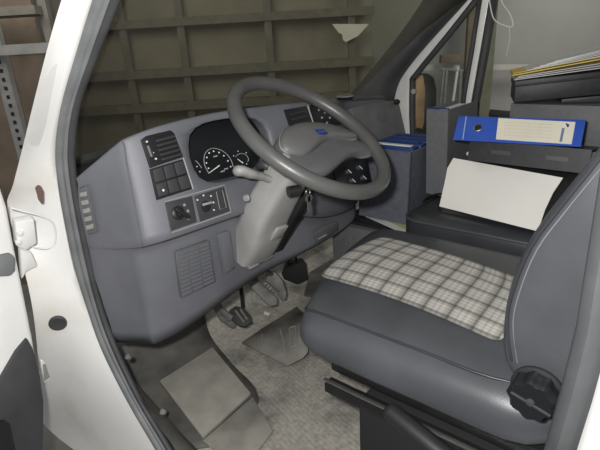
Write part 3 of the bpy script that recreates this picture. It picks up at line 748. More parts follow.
# lower-left corner start; spine runs along uu
bb, bs = binder('ring_binder', 'blue ring binder with cream spine label lying on its side', BO, uu, vv, wv, M_BLACKB, M_BLUE)
def bsp(x, y, h): return at(x, y, pl=BL_)+BL_[1]*(.0035+h)
def strip(name, q, h0, h1, m, par):
    bm = B(); add_prism(bm, [bsp(x, y, h0) for x, y in q], BL_[1]*(h1-h0)); return fin(name, bm, m, par, 0)
lab_ = strip('spine_label', [(498.5, 118.8), (575.5, 122.8), (571.5, 145), (496, 140)], .0002, .001, M_LABEL, bs)
lq = [(498.5, 118.8), (575.5, 122.8), (571.5, 145), (496, 140)]
for k in range(5):
    v0 = .16+.15*k
    strip('label_line', [quad(lq, .10, v0), quad(lq, .72, v0), quad(lq, .72, v0+.03), quad(lq, .10, v0+.03)], .001, .0013, M_LABELL, lab_)
for u0 in (.10, .17, .40, .55):
    strip('label_line', [quad(lq, u0, .16), quad(lq, u0+.006, .16), quad(lq, u0+.006, .80), quad(lq, u0, .80)], .001, .0013, M_LABELL, lab_)
strip('label_logo', [quad(lq, .87, .06), quad(lq, .93, .14), quad(lq, .915, .28), quad(lq, .90, .22)], .001, .0014, M_BLUED, lab_)
strip('label_logo', [quad(lq, .84, .30), quad(lq, .875, .30), quad(lq, .87, .92), quad(lq, .835, .92)], .001, .0014, mat('label_blue_text', (.16, .20, .36), .6), lab_)
strip('spine_line', [(466, 117), (467, 117), (463.5, 140), (462.5, 140)], .0002, .0008, mat('pale_blue_line', (.35, .42, .62), .5), bs)
bm = B(); ro = bsp(478, 128.5, .0); add_lathe(bm, ro, BL_[1], [(.013, 0), (.013, .002), (.0105, .003), (.0095, .001)], 24); rg = fin('finger_ring', bm, M_STEEL, bs)
bm = B(); add_lathe(bm, ro, BL_[1], [(.0095, 0), (.0095, .0012)], 24); fin('ring_hole', bm, M_BLACKM, rg)
# stack of boxes and folders behind
S0 = V((1.275, .135, .676))
def carton(name, label, o, u, v, w, m_, lid=True):
    t = thing(name, label, 'box', o+u*.5+v*.5)
    bm = B(); add_box(bm, o, u, v, w); fin('box_body', bm, m_, t, bevel=.003)
    if lid:
        bm = B(); add_box(bm, o-u.normalized()*.003-v.normalized()*.003+w*.72, u+u.normalized()*.006, v+v.normalized()*.006, w*.285); fin('box_lid', bm, m_, t, bevel=.003)
    return t
carton('document_box', 'mid grey document box at the bottom of the stack behind the blue binder', V((1.32, -.02, .617)), V((0, .575, 0)), V((.215, 0, 0)), V((0, 0, .194)), M_GREYB, False)
E1 = V((.35, -.937, .09)).normalized(); E2 = V((.937, .35, 0)).normalized(); A0 = V((1.285, .535, .8135))
carton('document_box', 'black document box lying tilted on the stack on the bench, under the papers', A0+E1*.0+V((0, 0, .004)), E1*.36, E2*.21, V((0, 0, .074)), M_BLACKB)
bm = B(); q0 = A0+V((.35, -.937, 0))*.15+E2*.012; L_ = V((.35, -.937, 0)).normalized()*.26
add_poly(bm, [q0, q0+L_, q0+L_+E2*.19, q0+E2*.19, q0+V((0, 0, .013)), q0+L_+V((0, 0, .034)), q0+L_+E2*.19+V((0, 0, .034)), q0+E2*.19+V((0, 0, .013))], [(0, 3, 2, 1), (4, 5, 6, 7), (0, 1, 5, 4), (1, 2, 6, 5), (2, 3, 7, 6), (3, 0, 4, 7)])
tag(fin('black_folder', bm, M_BLACKB, None, bevel=.002), 'black wedge shaped folder between the mid grey box and the tilted black box', 'folder')
P0 = A0+V((0, 0, .080))
def sheet(bm, a, d, z0_, rise, th, length=.33): add_box(bm, P0+E1*a+E2*d+V((0, 0, z0_)), E1*length+V((0, 0, rise*.7)), E2*.20, V((0, 0, th)))
bm = B()
for k in range(3): sheet(bm, -.005+.006*k, -.004+.003*k, .001+.0045*k, .012+.005*k, .0022)
tag(fin('paper_stack', bm, M_PAPER, None, 0), 'thin stack of white papers directly on the black document box', 'papers')
bm = B(); sheet(bm, -.012, -.008, .016, .034, .004); sheet(bm, -.010, -.002, .0225, .036, .002)
tag(fin('yellow_folder', bm, M_YEL, None, 0), 'yellow card folder between white papers on top of the stack', 'folder')
bm = B()
for k in range(5): sheet(bm, .03+.02*k, -.012+.004*k, .028+.004*k, .036+.006*k, .0022, .32)
tag(fin('paper_stack', bm, M_PAPER, None, 0), 'loose white papers fanned on top of the yellow folder', 'papers')
# folders standing at the right edge, behind the backrest
for k, (m_, lab) in enumerate(((M_GREYB, 'dark grey folder standing beside the driver backrest'), (M_PAPERG, 'pale green folder standing beside the driver backrest'), (M_PAPER, 'white folder standing beside the driver backrest'))):
    bm = B(); o = V((1.055+.014*k, .0, .674)); add_box(bm, o, V((.009, 0, 0)), V((0, .215, 0)), V((.05, -.02, .165-.01*k))); tag(fin('standing_folder', bm, m_, None, bevel=.001, seg=1), lab, 'folder')

# ================================================================== PEDALS AND FLOOR
def pedal(name, label, arm, ra, padq, pl, h, rib=3, m_=M_PEDAL):
    t = thing(name, label, 'pedal', pl[0])
    bm = B(); add_tube(bm, cat(arm, 4), ra, 10, .6); fin('pedal_arm', bm, M_PEDAL, t, 60)
    bm = B(); add_prism(bm, pxp(padq, pl), pl[1]*h); p = fin('pedal_pad', bm, m_, t, bevel=.004)
    return t, p
PC = plane3(at(222, 315, Z=.13), at(252, 325, Z=.10), at(236, 306, Z=.15))
cp_, cpp = pedal('clutch_pedal', 'clutch pedal with black rubber pad, leftmost of the pedals', [at(212, 288, Z=.30), at(214, 300, Z=.22), at(222, 311, Z=.15), at(232, 319, Z=.125)], .014, [(229, 312), (236, 307), (244, 309), (251, 317), (252, 323), (246, 328), (239, 327), (231, 320)], PC, .016, m_=M_RUBBER)
bm = B()
for q in (((236, 312), (245, 324)), ((241, 311), (248, 321))): add_tube(bm, [at(*q[0], pl=PC)+PC[1]*.017, at(*q[1], pl=PC)+PC[1]*.017], .004, 8)
fin('pad_rib', bm, M_PEDAL, cpp)
bm = B(); add_tube(bm, [at(212, 300, Z=.20)+V((0, 0, .0)), at(223, 318, Z=.11), at(233, 325, Z=.10)], [.010, .016, .014], 10); fin('pedal_bracket', bm, M_PEDAL, cp_)
bm = B(); add_tube(bm, [at(240, 282, Y=1.27), at(242, 296, Y=1.29), at(243, 309, Y=1.31)], .010, 4)
tag(fin('linkage_rod', bm, M_BLACKM), 'black flat rod hanging behind the clutch pedal', 'rod')
PB = plane3(at(252, 282, Z=.20), at(276, 305, Z=.12), at(266, 280, Z=.20))
bp_, _ = pedal('brake_pedal', 'grey dusty brake pedal, middle of the three pedals', [at(240, 272, Z=.34), at(250, 282, Z=.24)], .014, [(247, 283), (256, 277), (264, 286), (277, 298), (277, 305), (270, 307), (262, 300)], PB, .014)
bm = B()
for a, b in (((255, 279), (275, 297)), ((258, 283), (262, 281)), ((263, 288), (268, 285)), ((268, 293), (273, 290)), ((262, 279), (278, 292))):
    add_tube(bm, [at(*a, pl=PB)+PB[1]*.018, at(*b, pl=PB)+PB[1]*.018], .0028, 6)
fin('pedal_frame', bm, M_STEEL, bp_)
PA = plane3(at(268, 275, Z=.20), at(286, 298, Z=.11), at(280, 275, Z=.20))
pedal('accelerator_pedal', 'grey dusty accelerator pedal, rightmost of the three pedals', [at(262, 266, Z=.33), at(270, 274, Z=.24)], .012, [(265, 274), (274, 270), (283, 280), (287, 293), (286, 299), (281, 300), (275, 290)], PA, .012)
# gear lever boot
gb = thing('gear_boot', 'black rubber gear lever boot on the floor beyond the pedals', 'gear boot', at(296, 283, Z=.0))
fl_c = at(297, 281, Z=.06); bm = B()
secs = []
D0 = pr = None
PG = plane3(at(283, 280, Z=.06), at(309, 281, Z=.06), at(296, 262, Z=.15))
base = [at(x, y, pl=PG) for x, y in ((283, 279), (298, 285), (309, 280), (306, 262), (289, 263))]
add_prism(bm, base, V((.06, .07, -.02))); fin('boot_body', bm, M_BLACKM, gb, bevel=.008)
bm = B(); add_tube(bm, cat([at(288, 264, pl=PG), at(290, 256, pl=PG), at(295, 256, pl=PG), at(297, 264, pl=PG)], 5), .005, 8); fin('boot_loop', bm, M_BLACK, gb)

# cab floor: flat part, toe board and left kick panel as one dusty mat
bm = B(); NX, NY = 14, 16; rws = []
for j in range(NY+1):
    r = []
    y = -.25+1.61*j/12 if j <= 12 else 1.36+.085*(j-12)
    for i in range(NX+1):
        x = .05+1.5*i/NX
        z = 0 if y < 1.36 else (y-1.36)*.9
        r.append(V((x, y, z-.005)))
    rws.append(r)
grid_faces(bm, rws)
struct(fin('floor', bm, M_FLOOR, None, 180, solid=.01))
bm = B()
seal_in = [(0, 1.28, .70), (0, 1.235, .58), (0, 1.21, .45), (0, 1.178, .31), (0, 1.05, .17), (0, .912, .083), (0, .80, .035), (0, .60, .012), (0, .2, .01)]
flr = [(.11, 1.62, .40), (.11, 1.55, .32), (.12, 1.44, .16), (.12, 1.34, .01), (.10, 1.12, .006), (.075, .93, .005), (.07, .80, .005), (.065, .6, .005), (.06, .2, .005)]
rws = []
for a, b in zip(cat(seal_in, 3), cat(flr, 3)):
    rws.append([a.lerp(b, t)+V((0, 0, .02*math.sin(math.pi*t))) for t in (0, .25, .5, .75, 1)])
grid_faces(bm, rws); struct(fin('trim_kick_panel', bm, M_MATD, None, 180))
bm = B()
for q in ((128, 357), (163, 412)): add_lathe(bm, at(*q, X=.03), V((-.6, -.2, .8)), [(.008, -.006), (.008, .004), (.004, .006)], 12)
struct(fin('trim_kick_studs', bm, M_SEAL))
TOE = (V((0, 1.36, 0)), V((0, -.9, 1)).normalized())
def onfloor(x, y, h=.004):
    p = at(x, y, Z=h)
    if p.y > 1.36: p = at(x, y, pl=(TOE[0]+TOE[1]*h, TOE[1]))
    return p
left = cat([V((116, 345, 0)), V((128, 378, 0)), V((148, 414, 0)), V((176, 452, 0))], 5)
right = cat([V((203, 305, 0)), V((210, 335, 0)), V((232, 364, 0)), V((259, 399, 0)), V((232, 452, 0))], 4)[:16]
bm = B(); grid_faces(bm, [[onfloor(*quad((a, b, b, a), k/6, 0)[:2]) for k in range(7)] for a, b in zip(left, right)])
tag(fin('floor_mat_and_shade', bm, M_MATD, None, 180, solid=.004), 'dark smooth rubber mat under the square carpet pad, along the door sill', 'mat')
# square carpet pad on the mat
bm = B(); add_prism(bm, [at(x, y, Z=.006) for x, y in ((160, 384), (213, 350), (251, 396), (203, 440))], V((0, 0, .014)))
tag(fin('floor_pad', bm, M_PATCH, None, bevel=.003), 'square light grey carpet pad on the floor mat by the door sill', 'mat')
bm = B(); add_prism(bm, [at(x, y, Z=.007) for x, y in ((203, 442), (253, 398), (273, 432), (258, 452), (215, 452))], V((0, 0, .006)))
tag(fin('mat_piece', bm, M_FLAP, None, bevel=.002), 'torn grey mat piece lying just behind the square carpet pad', 'mat')
# heel flap with an embossed frame
fq = [(242, 343), (262, 329), (280, 318), (297, 307), (308, 318), (308, 352), (303, 358), (287, 366), (268, 356)]
bm = B(); hz = [.012, .016, .02, .02, .05, .05, .03, .02, .02]
top = [at(x, y, Z=h) for (x, y), h in zip(fq, hz)]; cen = at(284, 340, Z=.045)
vs = add_poly(bm, top+[cen], [(i, (i+1) % 9, 9) for i in range(9)])
flp = tag(fin('heel_mat', bm, M_FLAP, None, 180, sub=0, solid=.006), 'loose dusty rubber heel mat with an embossed frame in front of the seat', 'mat')
bm = B()
add_tube(bm, [at(x, y, Z=.056) for x, y in ((289.5, 328), (295, 326), (297.5, 345), (291.5, 347))], .0022, 6, closed=True)
add_tube(bm, [at(x, y, Z=.056) for x, y in ((292, 331), (293.5, 343))], .0018, 6)
fin('embossed_frame', bm, M_GREYMARK, flp)
bm = B(); add_tube(bm, [at(280, 329, Z=.05), at(284, 343, Z=.05), at(286, 360, Z=.034)], .0025, 6); add_tube(bm, [at(262, 334, Z=.03), at(263, 345, Z=.032)], .002, 6); fin('mat_ridge', bm, M_GREYMARK, flp)
bm = B(); add_prism(bm, [at(x, y, Z=.001) for x, y in ((312, 262), (334, 250), (345, 266), (322, 300), (304, 296))], V((0, 0, .004)))  # thin dark sheet paints the shade on the floor here
tag(fin('floor_mat_and_shade', bm, M_MATD, None, 0), 'dark sheet painting the floor shade between the gear boot and the console', 'mat')
# a crumb of paper
bm = B(); add_prism(bm, [at(x, y, Z=.01) for x, y in ((265, 312), (270, 314), (269, 316), (264, 314))], V((0, 0, .004))); tag(fin('paper_scrap', bm, M_PAPER), 'tiny white paper scrap on the floor below the brake pedal', 'scrap')

# ================================================================== DRIVER DOOR JAMB, SEAL, DOOR
inner = [(168, -210), (130, -105), (110, -50), (92, 0), (76, 55), (61, 112), (55, 150), (57, 180), (63, 217), (74, 270), (86, 305), (102, 350), (128, 400), (158, 452), (185, 500)]
outer = [(134, -210), (97, -105), (79, -50), (62, -2), (47, 50), (33, 105), (22, 150), (13, 185), (7, 207), (19, 250), (31, 300), (37, 345), (41, 400), (47, 428), (110, 476)]
sealo = [(190, -210), (151, -105), (132, -50), (113, 0), (94, 50), (75, 104), (70, 150), (72, 180), (78, 217), (88, 265), (98, 305), (112, 345), (138, 400), (168, 450), (196, 500)]
Pin = [at(x, y, X=-.012) for x, y in inner]; Pse = [at(x, y, X=.0) for x, y in sealo]
xo = [-.04, -.045, -.05, -.055, -.065, -.075, -.085, -.09, -.095, -.11, -.12, -.12, -.11, -.09, -.06]
Pout = [at(x, y, X=xx) for (x, y), xx in zip(outer, xo)]
bm = B()
CI, CO = cat(Pin, 4), cat(Pout, 4)
rws = []
for a, b in zip(CI, CO):
    d = b-a
    rws.append([a+V((.012, .012, 0)), a, a.lerp(b, .10)+V((-.006, 0, .0)), a.lerp(b, .45)+V((0, .012, 0)), a.lerp(b, .85)+V((-.002, .002, 0)), b, b+V((.10, .02, 0))])
grid_faces(bm, rws); jamb = struct(fin('wall_left', bm, M_WHITED, None, 60))
bm = B(); add_tube(bm, [a.lerp(b, .42)+V((-.002, 0, 0)) for a, b in zip(CI, cat(Pse, 4))], .011, 10); struct(fin('trim_door_seal', bm, M_SEAL, None, 180))
bm = B(); add_tube(bm, [a+V((.004, .0, 0)) for a in cat(Pse, 4)], .009, 10); struct(fin('trim_inner_seal', bm, M_SEALD, None, 180))
bm = B(); add_tube(bm, [a.lerp(b, .72)+V((.002, .0, 0)) for a, b in zip(CI, cat(Pse, 4))], .009, 10); struct(fin('trim_mid_seal', bm, M_SEAL, None, 180))
# outer sill / step edge
# open driver door, hinged at the front, swung outwards
DP = plane3(V((-.15, 1.20, .6)), V((-.60, 1.16, .6)), V((-.20, 1.18, .1)))
dr = struct(pxprism('door_1', [(-60, 150), (-2, 176), (8, 207), (14, 240), (24, 290), (33, 335), (41, 385), (43, 440), (42, 520), (-60, 520)], DP, -.05, .0, M_WHITE, None, .012, seg=3))
pxprism('door_inner_panel', [(-60, 455), (-20, 412), (0, 374), (14, 350), (25, 337), (31, 348), (38, 375), (41.5, 400), (41, 440), (40, 520), (-60, 520)], DP, .0, .012, M_SEALD, dr, .003)
pxprism('door_pocket', [(-60, 440), (0, 417), (6, 421), (13, 452), (15, 520), (-60, 520)], DP, .012, .022, M_BLACK, dr, .003)
pxprism('door_seal_plug', [(-6, 255), (8, 252), (13, 257), (13, 270), (8, 275), (-6, 276)], DP, .0, .014, M_SEAL, dr, .004)
# jamb details
def jp(x, y, X=-.075): return at(x, y, X=X)
JN = V((-.75, -.6, .2)).normalized()
jpl = plane3(at(30, 215, X=-.085), at(62, 217, X=-.012), at(40, 330, X=-.10))
def jat(x, y, h=0): return at(x, y, pl=jpl)+jpl[1]*h
from mathutils.bvhtree import BVHTree
jb = BVHTree.FromPolygons([v.co+WL[jamb.name] for v in jamb.data.vertices], [tuple(p.vertices) for p in jamb.data.polygons])
def jhit(x, y):
    h, n, _, _ = jb.ray_cast(CAM, (at(x, y, D=1)-CAM).normalized())
    if n.dot(CAM-h) < 0: n = -n
    return h, n
gh, gn = jhit(58, 323)
bm = B(); add_lathe(bm, gh-gn*.004, gn, [(.0235, 0), (.0235, .007), (.020, .010), (.004, .007)], 24)
tag(fin('rubber_grommet', bm, M_SEALD), 'round dark rubber grommet in the white door pillar', 'grommet')
bm = B(); add_prism(bm, [jat(x, y, .012) for x, y in ((33, 186), (35, 183), (38, 183), (41, 189), (41, 200), (39, 201), (36, 197), (35, 192))], jpl[1]*.004)
tag(fin('bolt_plug', bm, mat('brown_plug', (.16, .10, .085), .6)), 'small brown plug high on the white door pillar', 'plug')
bm = B(); add_prism(bm, [jat(x, y, .0) for x, y in ((11, 217), (30, 214), (33, 238), (22, 245), (13, 241))], jpl[1]*.028); hg = fin('hinge', bm, M_WHITED, dr, bevel=.004)
for q in ((16, 227), (14, 236)):
    bm = B(); add_lathe(bm, jat(*q, .027), jpl[1], [(.008, 0), (.008, .006), (.004, .008)], 6); fin('hinge_bolt', bm, M_WHITE, hg)
bm = B(); add_prism(bm, [jat(x, y, .0) for x, y in ((17, 245), (29, 249), (35, 262), (24, 267), (19, 276))], jpl[1]*.022); fin('hinge', bm, M_WHITED, dr, bevel=.005)
ck = thing('door_check', 'white door check strap block low on the white pillar', 'door check', jat(45, 368))
bm = B(); add_prism(bm, [jat(x, y, .0) for x, y in ((38, 357), (46, 355), (49, 374), (42, 380), (39, 374))], jpl[1]*.02); fin('check_block', bm, M_WHITED, ck, bevel=.003)
bm = B(); add_prism(bm, [jat(x, y, .02) for x, y in ((40, 360), (45, 358), (47, 372), (42, 376))], jpl[1]*.003); fin('check_plate', bm, M_GREYMARK, ck)
bm = B(); add_tube(bm, cat([jat(x, y, .004) for x, y in ((10, 207), (25, 211), (40, 215), (52, 222), (55, 235), (53, 244), (44, 248), (32, 246))], 4), .0025, 6); struct(fin('trim_pillar_seam', bm, M_WHITED))
# sill step
bm = B(); pts_o = [at(46, 432, X=-.09), at(75, 470, X=-.07), at(120, 540, X=-.06)]
# rear door pillar close to the lens
pil = [(600-7, 205), (585, 300), (566, 375), (547, 452), (530, 520)]
rws = []
for i, z in enumerate((1.30, 1.1, .95, .85, .76, .68, .60, .50, .30)):
    yb = [.055, .058, .060, .059, .058, .062, .068, .074, .09][i]
    c = V((.0, yb, z))
    rws.append([c+V((.06, .012, 0)), c+V((.030, .010, 0)), c+V((.012, .010, 0)), c+V((-.004, .006, 0)), c+V((-.010, -.004, 0)), c+V((-.004, -.014, 0)), c+V((.004, -.018, 0)), c+V((.008, -.06, 0)), c+V((.06, -.06, 0))])
bm = B(); G_ = grid_faces(bm, rws, closed=True); bm.faces.new(G_[0][::-1]); bm.faces.new(G_[-1]); struct(fin('trim_rear_pillar_seal', bm, mat('rear_seal', (.045, .047, .05), .6, .15, 14), None, 60))
rws = [[r[6]+V((-.006, -.004, 0)), r[6]+V((-.030, -.012, 0)), r[6]+V((-.05, -.03, 0)), r[6]+V((-.05, -.2, 0)), r[6]+V((.0, -.2, 0))] for r in rws]
bm = B(); G_ = grid_faces(bm, rws, closed=True); bm.faces.new(G_[0][::-1]); bm.faces.new(G_[-1]); struct(fin('wall_left_rear', bm, M_WHITE, None, 60))

# ================================================================== WINDSCREEN, PASSENGER SIDE, ROOF
bm = B(); rws = []
for k in range(7):
    t = k/6; r = []
    for i in range(13):
        u = i/12; x = .008+1.585*u; bul = 1-(2*u-1)**2
        z = lerp(.775, 1.42, t); y = lerp(1.343, .55, t)+bul*lerp(.20, .14, t)
        r.append(V((x, y, z)))
    rws.append(r)
grid_faces(bm, rws); struct(fin('window_1', bm, M_GLASS, None, 180))
WS = rws
bm = B(); add_tube(bm, [p+V((0, .0, -.012)) for p in WS[0]], .016, 8); struct(fin('trim_windscreen_base', bm, M_SEALD))
# dark cowl shelf between dash and glass
bm = B(); r0 = [p+V((0, .01, -.02)) for p in WS[0]]; r1 = [V((p.x, p.y-.16, p.z-.03)) for p in WS[0]]
grid_faces(bm, [r0, r1]); struct(fin('trim_cowl', bm, M_BLACKM))
# roof
bm = B(); grid_faces(bm, [[V((x, y, 1.43+.03*(1-((x-.8)/.8)**2))) for x in (0, .4, .8, 1.2, 1.6)] for y in (-.6, 0, .62)]); struct(fin('ceiling', bm, M_LINER, None, 60, solid=.02))
# passenger A pillar inner trim (dark)
a0 = [(357, 99), (380, 72), (400, 48), (418, 24), (434, 0), (450, -30)]
a1 = [(394, 101), (399, 83), (410, 66), (430, 42), (468, 0), (492, -30)]
L0 = [at(x, y, X=X) for (x, y), X in zip(a0, (1.50, 1.51, 1.52, 1.53, 1.54, 1.54))]
L1 = [at(x, y, X=1.592) for x, y in a1]
bm = B(); rws = []
for a, b in zip(cat(L0, 4), cat(L1, 4)):
    rws.append([a+V((0.02, .05, .02)), a, a.lerp(b, .12)+V((-.012, -.008, 0)), a.lerp(b, .4)+V((-.03, -.02, 0)), a.lerp(b, .75)+V((-.022, -.012, 0)), b, b+V((.02, .01, 0))])
grid_faces(bm, rws); struct(fin('trim_passenger_pillar', bm, mat('pillar_trim', (.062, .062, .066), .6, .15, 9, .2, 300), None, 60))
# passenger door frame (white) as flat frame at X = 1.6
XP = 1.60
PP = (V((XP, 0, 0)), V((-1, 0, 0)))
dfr = struct(pxprism('door_2', [(392, 104), (396, 84), (406, 66), (460, 0), (470, -12), (484, -12), (476, 0), (414, 76), (411, 84), (411, 130), (416, 137), (445, 137), (445, 260), (398, 260)], PP, -.03, .0, M_WHITE, None, .004))
pxprism('door_upright', [(479, -12), (490, -12), (489, 0), (471, 102), (469, 140), (459, 140), (463, 100), (478, 0)], PP, -.03, .002, M_WHITE, dfr, .003)
bm = B(); add_tube(bm, cat([at(x, y, X=XP-.004) for x, y in ((478, -2), (447, 37), (416, 75), (412.5, 84), (412.5, 128), (417, 136), (446, 138))], 3), .014, 10); fin('window_seal', bm, M_SEALD, dfr, 180)
bm = B(); add_tube(bm, [at(x, y, X=XP-.004) for x, y in ((481, -8), (472, 50), (464, 96), (460, 138))], .010, 10); fin('window_seal', bm, M_SEALD, dfr, 180)
bm = B(); add_tube(bm, [at(x, y, X=XP-.006) for x, y in ((495, -8), (485, 50), (476, 100), (470, 140))], .018, 10); fin('pillar_seal', bm, M_SEALD, dfr, 180)
bm = B(); add_tube(bm, [at(x, y, X=XP-.006) for x, y in ((490, 113), (540, 118), (612, 122))], .016, 10); fin('window_seal', bm, M_SEALD, dfr, 180)
struct(pxprism('wall_right', [(392, 150), (446, 139), (470, 139), (620, 124), (700, 130), (700, 420), (392, 420)], (V((1.63, 0, 0)), V((-1, 0, 0))), -.03, .0, M_WHITE, None, .004))
struct(pxprism('window_2', [(413, 137), (413, 82), (478, 0), (462, 137)], (V((1.615, 0, 0)), V((-1, 0, 0))), -.004, 0, M_GLASSC, None, 0, 0))
bm = B(); add_lathe(bm, at(413.5, 91.5, X=XP-.02), V((-1, -.3, 0)), [(.012, 0), (.011, .004)], 16)
fin('window_sticker', bm, M_GREYMARK, dfr)
# wing mirror outside the passenger window
wm = thing('wing_mirror', 'dark passenger wing mirror with a tan reflection outside the side window', 'mirror', at(424, 136, X=1.78))
MP = plane3(at(413, 76, X=1.74), at(436, 76, X=1.80), at(424, 134, X=1.77))
pxprism('mirror_shell', [(412, 82), (416, 74), (428, 73), (434, 77), (437, 90), (436, 122), (431, 134), (418, 136), (412, 130)], MP, -.05, .0, M_BLACK, wm, .012)
pxprism('mirror_glass', [(412.5, 82), (416, 76), (423, 75), (425, 88), (424, 122), (421, 134), (416, 135), (412.5, 128)], MP, .0, .002, M_TAN, wm, .001)  # tan reflection is painted into the mirror glass colour
bm = B(); add_tube(bm, [at(424, 130, X=1.8), V((1.66, 1.15, .60))], .02, 10); fin('mirror_arm', bm, M_BLACK, wm)

# ================================================================== WAREHOUSE
GZ = -.66
VD = V((sy, cy, 0)); VR = V((cy, -sy, 0))
def wpt(d, s, z): return V((CAM.x, CAM.y, 0))+VD*d+VR*s+V((0, 0, z))
bm = B(); add_poly(bm, [wpt(-4, -8, GZ), wpt(7.2, -8, GZ), wpt(7.2, 9, GZ), wpt(-4, 9, GZ)], [(0, 1, 2, 3)]); struct(fin('floor', bm, M_CONC, None, 0))
bm = B(); add_box(bm, wpt(6.6, -8, GZ), VR*17, VD*.1, V((0, 0, 4.6))); struct(fin('wall_front', bm, M_WALL, None, 0))
# storage rack seen through the windscreen
def rack_px(x, y, d): 
    p = at(x, y, pl=(wpt(d, 0, 0), -VD)); return p
rk = thing('storage_rack', 'long dim storage rack with beige back boards seen through the windscreen', 'rack', wpt(5, -1, GZ))
RD = 5.0
for px_ in (124, 182, 269, 352):
    p = rack_px(px_, 40, RD)
    bm = B(); add_box(bm, V((p.x, p.y, GZ))-VR*.035, VR*.07, VD*.06, V((0, 0, 3.2))); fin('upright', bm, M_RACKD, rk)
pl_ = rack_px(60, 60, RD); 
s0 = (rack_px(60, 60, RD)-wpt(RD, 0, 0)).dot(VR); s1 = (rack_px(374, 60, RD)-wpt(RD, 0, 0)).dot(VR)
for py_ in (-32, 15, 66, 100, 150):
    z = rack_px(268, py_, RD).z
    bm = B(); add_box(bm, wpt(RD-.02, s0, z-.05), VR*(s1-s0), VD*.05, V((0, 0, .075))); fin('beam', bm, M_RACKD, rk)
    bm = B(); add_box(bm, wpt(RD+.03, s0, z), VR*(s1-s0), VD*.09, V((0, 0, .03))); fin('shelf_board', bm, M_RACKD, rk)
bm = B(); add_box(bm, wpt(RD+.13, s0-2.5, GZ), VR*(s1-s0+2.5), VD*.03, V((0, 0, 3.4))); fin('back_board', bm, M_BOARD, rk)
# pale patch of light on the rack, built as a white sheet
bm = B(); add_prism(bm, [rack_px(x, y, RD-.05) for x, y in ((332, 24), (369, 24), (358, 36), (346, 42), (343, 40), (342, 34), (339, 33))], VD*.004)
tag(fin('light_patch', bm, mat('light_patch_white', (.85, .85, .80), .6), None, 0), 'pale light patch on the rack built as a white sheet, seen through the windscreen', 'paper')
# near rack at the far left with perforated upright
rl = thing('storage_rack', 'near storage rack with a perforated grey upright at the left edge', 'rack', at(10, 90, D=3.0)*1.0)
RQ = 3.0
def rl_px(x, y, d=RQ): return at(x, y, pl=(wpt(d, 0, 0), -VD))
a, b = rl_px(3, 75), rl_px(18, 150); 
ub0 = rl_px(12, 110)
bm = B(); add_box(bm, V((ub0.x, ub0.y, GZ))-VR*.04, VR*.075, VD*.05, V((0, 0, 2.0)))
for k in range(22):
    q = V((ub0.x, ub0.y, GZ+.9+.05*k))-VD*.002; add_box(bm, q-VR*.012, VR*.02, VD*.002, V((0, 0, .022)), 1)
fin('upright', bm, [M_RACK, M_BLACKM], rl, 0)
zb = rl_px(20, 49).z
bm = B(); add_box(bm, wpt(RQ-.05, -4.2, zb-.03), VR*2.86, VD*.05, V((0, 0, .055))); fin('beam', bm, M_RACK, rl, 0)
bm = B(); add_box(bm, wpt(RQ+.55, -4.2, GZ), VR*2.5, VD*.03, V((0, 0, 3.2))); fin('back_board', bm, M_WOOD, rl, 0)
p = rl_px(41, 20, RQ+.3); bm = B(); add_box(bm, V((p.x, p.y, GZ)), VR*.05, VD*.05, V((0, 0, 3.0))); fin('upright', bm, M_RACKD, rl, 0)
zc = rl_px(50, 13, RQ+.2).z; bm = B(); add_box(bm, wpt(RQ+.2, -2.4, zc), VR*.88, VD*.2, V((0, 0, .05))); fin('shelf_board', bm, M_RACKD, rl, 0)
# things against the wall beyond the passenger window
WD = 6.3
def w_px(x, y, d=WD): return at(x, y, pl=(wpt(d, 0, 0), -VD))
p0, p1 = w_px(424, 65), w_px(516, 71)
p0 -= V((0, 0, .065)); p1 -= V((0, 0, .065))
rail = thing('wall_rail', 'pale grey metal rail running along the warehouse wall', 'rail', w_px(470, 70))
bm = B(); add_box(bm, p0, p1-p0+VR*1.6, VD*.05, V((0, 0, .065))); fin('rail_bar', bm, mat('rail_paint', (.50, .49, .45), .6), rail, 0)
for k, (x0, m_, lab, w__) in enumerate(((471, M_POST, 'brown post left of the white door upright beyond the side window', .15), (487, M_POSTG, 'greenish post right of the white door upright beyond the side window', .13))):
    p = w_px(x0, 80, WD-.12); bm = B()
    add_box(bm, V((p.x, p.y, GZ))-VR*w__*.5, VR*w__, VD*.08, V((0, 0, 3.6))); add_box(bm, V((p.x, p.y, GZ))-VR*w__*.8-VD*.03, VR*w__*1.6, VD*.14, V((0, 0, .03)))
    tag(fin('wall_post', bm, m_, None, 0), lab, 'post')
tr = thing('folding_trestle', 'grey metal trestle hanging on the wall rail beyond the side window', 'trestle', w_px(455, 120))
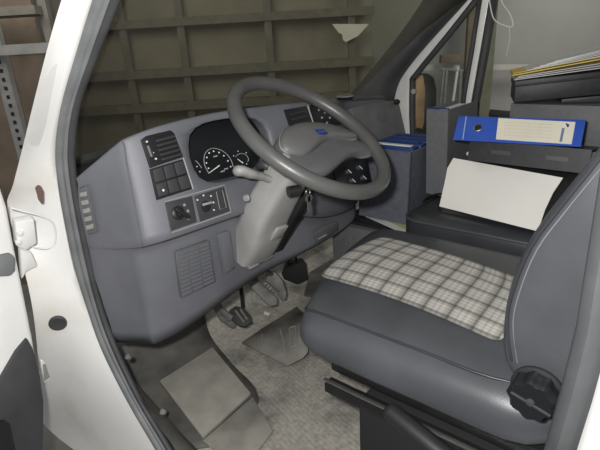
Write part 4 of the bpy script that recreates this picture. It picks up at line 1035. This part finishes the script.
for a, b in (((444, 68), (440, 105)), ((447, 68), (444, 105)), ((458, 66), (452, 108)), ((461, 70), (459, 106)), ((441, 69), (463, 71))):
    bm = B(); add_tube(bm, [w_px(*a, WD-.1), w_px(*b, WD-.1)], .018, 6); fin('trestle_bar', bm, M_RACK if a[0] != 458 else M_PAPER, tr, 0)
bm = B(); q = w_px(451, 63, WD-.14); add_box(bm, q-VR*.12, VR*.24, VD*.1, V((0, 0, .10))); fin('trestle_head', bm, M_POST, tr, bevel=.01)
# white cord hanging in the cab by the side window
XC = 1.56
bm = B(); add_tube(bm, cat([at(x, y, X=XC) for x, y in ((487, -14), (492, 14), (497, 22), (506, 26), (511, 27), (513, 24), (510, 14), (502, 2), (498, -14))], 5), .0025, 8)
cd_ = tag(fin('hanging_cord', bm, M_PAPER), 'looped white cord hanging beside the passenger door upright', 'cord')
bm = B(); add_tube(bm, cat([at(x, y, X=XC) for x, y in ((509, 27), (510, 38), (508, 48), (506, 57))], 4), .0012, 6); fin('loose_thread', bm, M_PAPER, cd_)

# ================================================================== LIGHT
def lamp(name, kind, loc, energy, size=None, color=(1, 1, 1), target=None):
    l = bpy.data.lights.new(name, kind); l.energy = energy; l.color = color
    if kind == 'AREA': l.size = size
    elif size: l.shadow_soft_size = size
    o = bpy.data.objects.new(name, l); COL.objects.link(o); o.location = loc
    if target is not None: o.rotation_euler = (V(target)-V(loc)).to_track_quat('-Z', 'Y').to_euler()
    return o
lamp('camera_flash', 'POINT', CAM+UP*.05-RT*.06-FW*.02, 70, .02, (1, .985, .96))
lamp('warehouse_fill', 'AREA', wpt(3.6, 3.4, 3.4), 64, 1.6, (1, .96, .88), wpt(6.5, 3.2, .8))  # unseen area light added to brighten the wall on the right
lamp('warehouse_fill', 'AREA', wpt(2.2, -1.2, 2.6), 34, 1.6, (1, .95, .86), wpt(5.5, -.6, 1.0))  # unseen area light, added low to brighten the rack's back boards
w = bpy.data.worlds.new('world'); scene.world = w; w.use_nodes = True
w.node_tree.nodes['Background'].inputs[0].default_value = (.95, .97, 1, 1); w.node_tree.nodes['Background'].inputs[1].default_value = .27
scene.view_settings.view_transform = 'Standard'
scene.view_settings.exposure = 0
